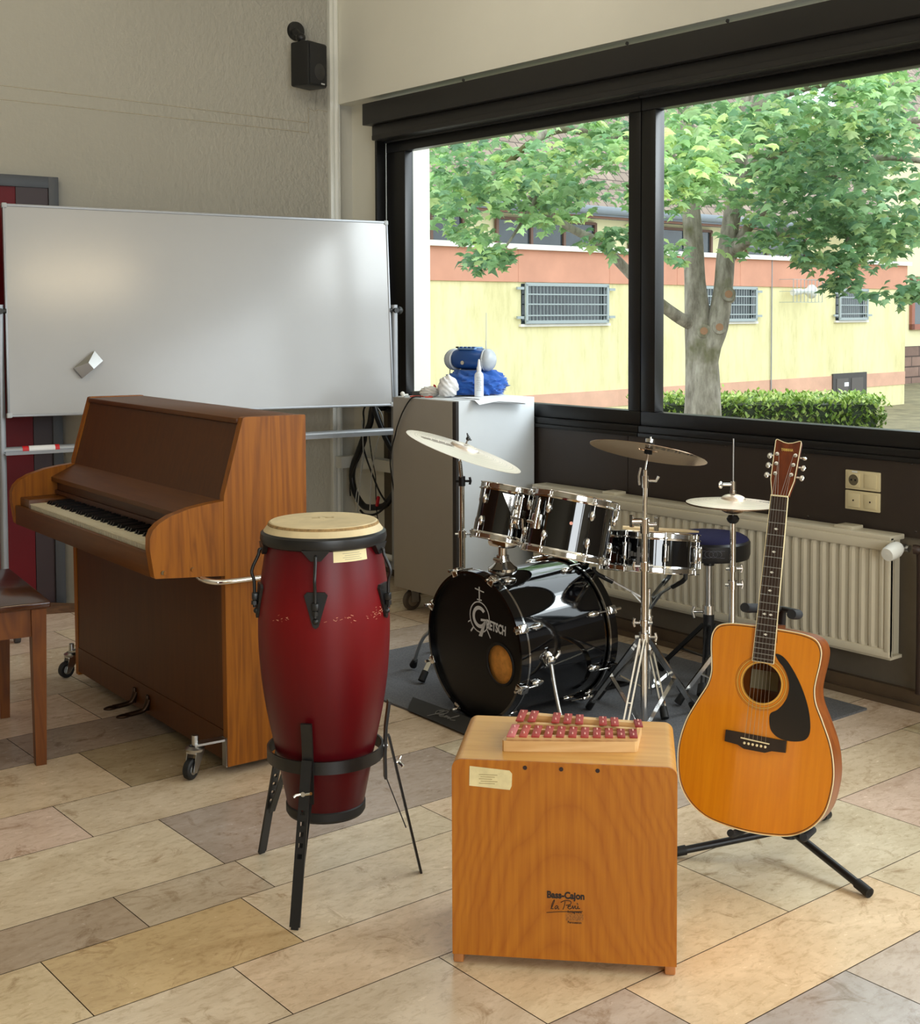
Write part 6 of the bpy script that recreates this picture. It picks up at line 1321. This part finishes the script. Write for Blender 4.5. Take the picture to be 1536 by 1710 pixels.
for p, r in (((8.06, 6.90, 1.33), .055), ((8.13, 6.80, 1.36), .055), ((8.19, 6.76, 1.62), .055)):
    mb = MB(TB); d = Vector((-.72, -.68, .15)).normalized(); mb.cyl(Vector(p)-d*.08, Vector(p)+d*.045, r*1.15, r); st_ = mb.build('branch_stub', BARK, tr)
    mb = MB(TB); mb.cyl(Vector(p)+d*.044, Vector(p)+d*.048, r*.55); mb.build('cut_face', P('cut wood', (150, 112, 84), .9) if 'cut wood' not in bpy.data.materials else bpy.data.materials['cut wood'], st_)
for pts, r0, r1 in BRANCHES:
    mb = MB(TB); mb.tube(pts, [r0, r1], 9, smooth=5); mb.build('branch', BARK, tr)
leaf2d = [(0, 0), (.28, -.12), (.62, -.02), (.40, .12), (.72, .42), (.34, .40), (.20, .62), (0, 1.0)]
leaf = leaf2d+[(-x, y) for x, y in leaf2d[::-1][1:-1]]
rl = random.Random(3)
mb = MB(TB)
greens = [(122, 156, 100), (142, 176, 116), (160, 192, 132), (176, 204, 146), (132, 168, 124), (190, 208, 136)]
for (x, y, z, rad, cnt, tone) in CLUMPS:
    tw = [(rl.gauss(0, .45), rl.gauss(0, .45), rl.gauss(0, .22)) for _ in range(max(3, cnt//9))]
    for i in range(cnt):
        q = rl.choice(tw); px_, py_, pz_ = (x+rad*(q[0]+rl.gauss(0, .3)), y+rad*(q[1]+rl.gauss(0, .3)), z+rad*(q[2]+rl.gauss(0, .18)))
        if px_ < 4.95: continue
        s = rl.uniform(.05, .09); az = rl.uniform(0, 2*PI)
        M_ = T(px_, py_, pz_) @ Rz(az) @ Rx(rl.gauss(-.55, .35)) @ Ry(rl.gauss(0, .3))
        c = list(rl.choice(greens)); k = .82+.3*tone+rl.uniform(-.1, .12); k2 = (1-tone)*10
        mb.col = lin((max(0, min(255, c[0]*k-k2)), max(0, min(255, c[1]*k)), max(0, min(255, c[2]*k+k2*.6))))
        f = .12*s
        vs = [(px*s, py*s, -abs(px)*f*4) for px, py in leaf]
        n = len(vs); mb.add([(0, .35*s, f)]+vs, [(0, 1+j, 1+(j+1) % n) for j in range(n)], M_)
m_leaf = attr_mat('maple leaves', .5, transl=.45, spec=.4, var=.05)
mb.build('crown', m_leaf, tr, sharp=180)
# hedge
hd = MB(); rh = random.Random(9)
cs_, sn_ = math.cos(math.radians(-39)), math.sin(math.radians(-39))
H0 = (9.35, 7.75); 
hcore = MB()
def hpt(u, v, z): return (9.0+u*cs_-v*sn_, 7.70+u*sn_+v*cs_, z)
def hedge(name, u0, u1, v0, v1, zt_, label):
    c_ = MB(); c_.add([hpt(u, v, z) for u, v, z in ((u0+.06, v0+.06, -.45), (u1-.06, v0+.06, -.45), (u1-.06, v1-.06, -.45), (u0+.06, v1-.06, -.45), (u0+.06, v0+.06, zt_-.07), (u1-.06, v0+.06, zt_-.07), (u1-.06, v1-.06, zt_-.07), (u0+.06, v1-.06, zt_-.07))],
                      [(0, 1, 5, 4), (1, 2, 6, 5), (2, 3, 7, 6), (3, 0, 4, 7), (4, 5, 6, 7)]); c_.col = None
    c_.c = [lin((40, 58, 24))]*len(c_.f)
    n = int(1500*((u1-u0)*(zt_+.2)+(u1-u0)*(v1-v0)))
    for i in range(n):
        u = rh.uniform(u0, u1); v = rh.uniform(v0, v1); z = rh.uniform(max(-.2, zt_-.6), zt_)
        w = rh.random()
        if w < .45: v = v0+rh.gauss(.02, .025)
        elif w < .85: z = zt_+rh.gauss(-.02, .025)
        else: u = (u1 if rh.random() < .6 else u0)+rh.gauss(0, .025)
        s = rh.uniform(.022, .04); x, y, zz = hpt(u, v, z)
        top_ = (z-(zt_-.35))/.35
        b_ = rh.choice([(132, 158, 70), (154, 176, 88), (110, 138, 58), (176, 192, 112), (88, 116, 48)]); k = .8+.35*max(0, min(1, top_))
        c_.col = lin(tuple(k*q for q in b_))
        c_.add([(-s*.5, 0, 0), (0, -s, 0), (s*.5, 0, 0), (0, s, .003)], [(0, 1, 2, 3)], T(x, y, zz) @ Rz(rh.uniform(0, 6.3)) @ Rx(rh.uniform(-1.2, 1.2)))
    tag(c_.build(name, m_leafh), label, 'hedge')
m_leafh = attr_mat('hedge leaves', .5, transl=.25, var=.05)
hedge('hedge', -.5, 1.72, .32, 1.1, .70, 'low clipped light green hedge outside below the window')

# ================================================================ LIGHT AND CAMERA
world = bpy.data.worlds.new('overcast sky'); scene.world = world; world.use_nodes = True
bg = world.node_tree.nodes['Background']; bg.inputs[0].default_value = (.86, .94, 1.0, 1); bg.inputs[1].default_value = SKY
def area(name, loc, target, sx, sy, power, col):
    l = bpy.data.lights.new(name, 'AREA'); l.shape = 'RECTANGLE'; l.size = sx; l.size_y = sy; l.energy = power; l.color = col
    o = bpy.data.objects.new(name, l); C.objects.link(o); o.location = loc
    o.rotation_euler = (Vector(target)-Vector(loc)).to_track_quat('-Z', 'Y').to_euler(); return o
for n, l, t, sx, sy, p, c in LAMPS: area(n, l, t, sx, sy, p, c)

cam = bpy.data.cameras.new('camera'); co = bpy.data.objects.new('camera', cam); C.objects.link(co); scene.camera = co
yaw, pitch, roll = math.radians(38.9), math.atan((632-524)/2188), math.radians(.22)
fw = Vector((math.sin(yaw), math.cos(yaw), 0)); rt = Vector((math.cos(yaw), -math.sin(yaw), 0)); upv = Vector((0, 0, 1))
f = fw*math.cos(pitch)-upv*math.sin(pitch); u = fw*math.sin(pitch)+upv*math.cos(pitch)
r_ = rt*math.cos(roll)-u*math.sin(roll); u2 = u*math.cos(roll)+rt*math.sin(roll)
M_ = Matrix((r_, u2, -f)).transposed().to_4x4(); M_.translation = (0, 0, 1.48); co.matrix_world = M_
cam.sensor_fit = 'AUTO'; cam.sensor_width = 36; cam.lens = 36*2188/1710; cam.shift_x = 0; cam.shift_y = -223/1710
cam.clip_start = .05; cam.clip_end = 200
vs_ = scene.view_settings; vs_.view_transform = 'Standard'; vs_.look = 'None'; vs_.exposure = -.45; vs_.gamma = 1
scene.cycles.max_bounces = 10; scene.cycles.diffuse_bounces = 5; scene.cycles.glossy_bounces = 4; scene.cycles.transparent_max_bounces = 12
scene.cycles.caustics_reflective = False; scene.cycles.caustics_refractive = False
scene.cycles.sample_clamp_indirect = 6
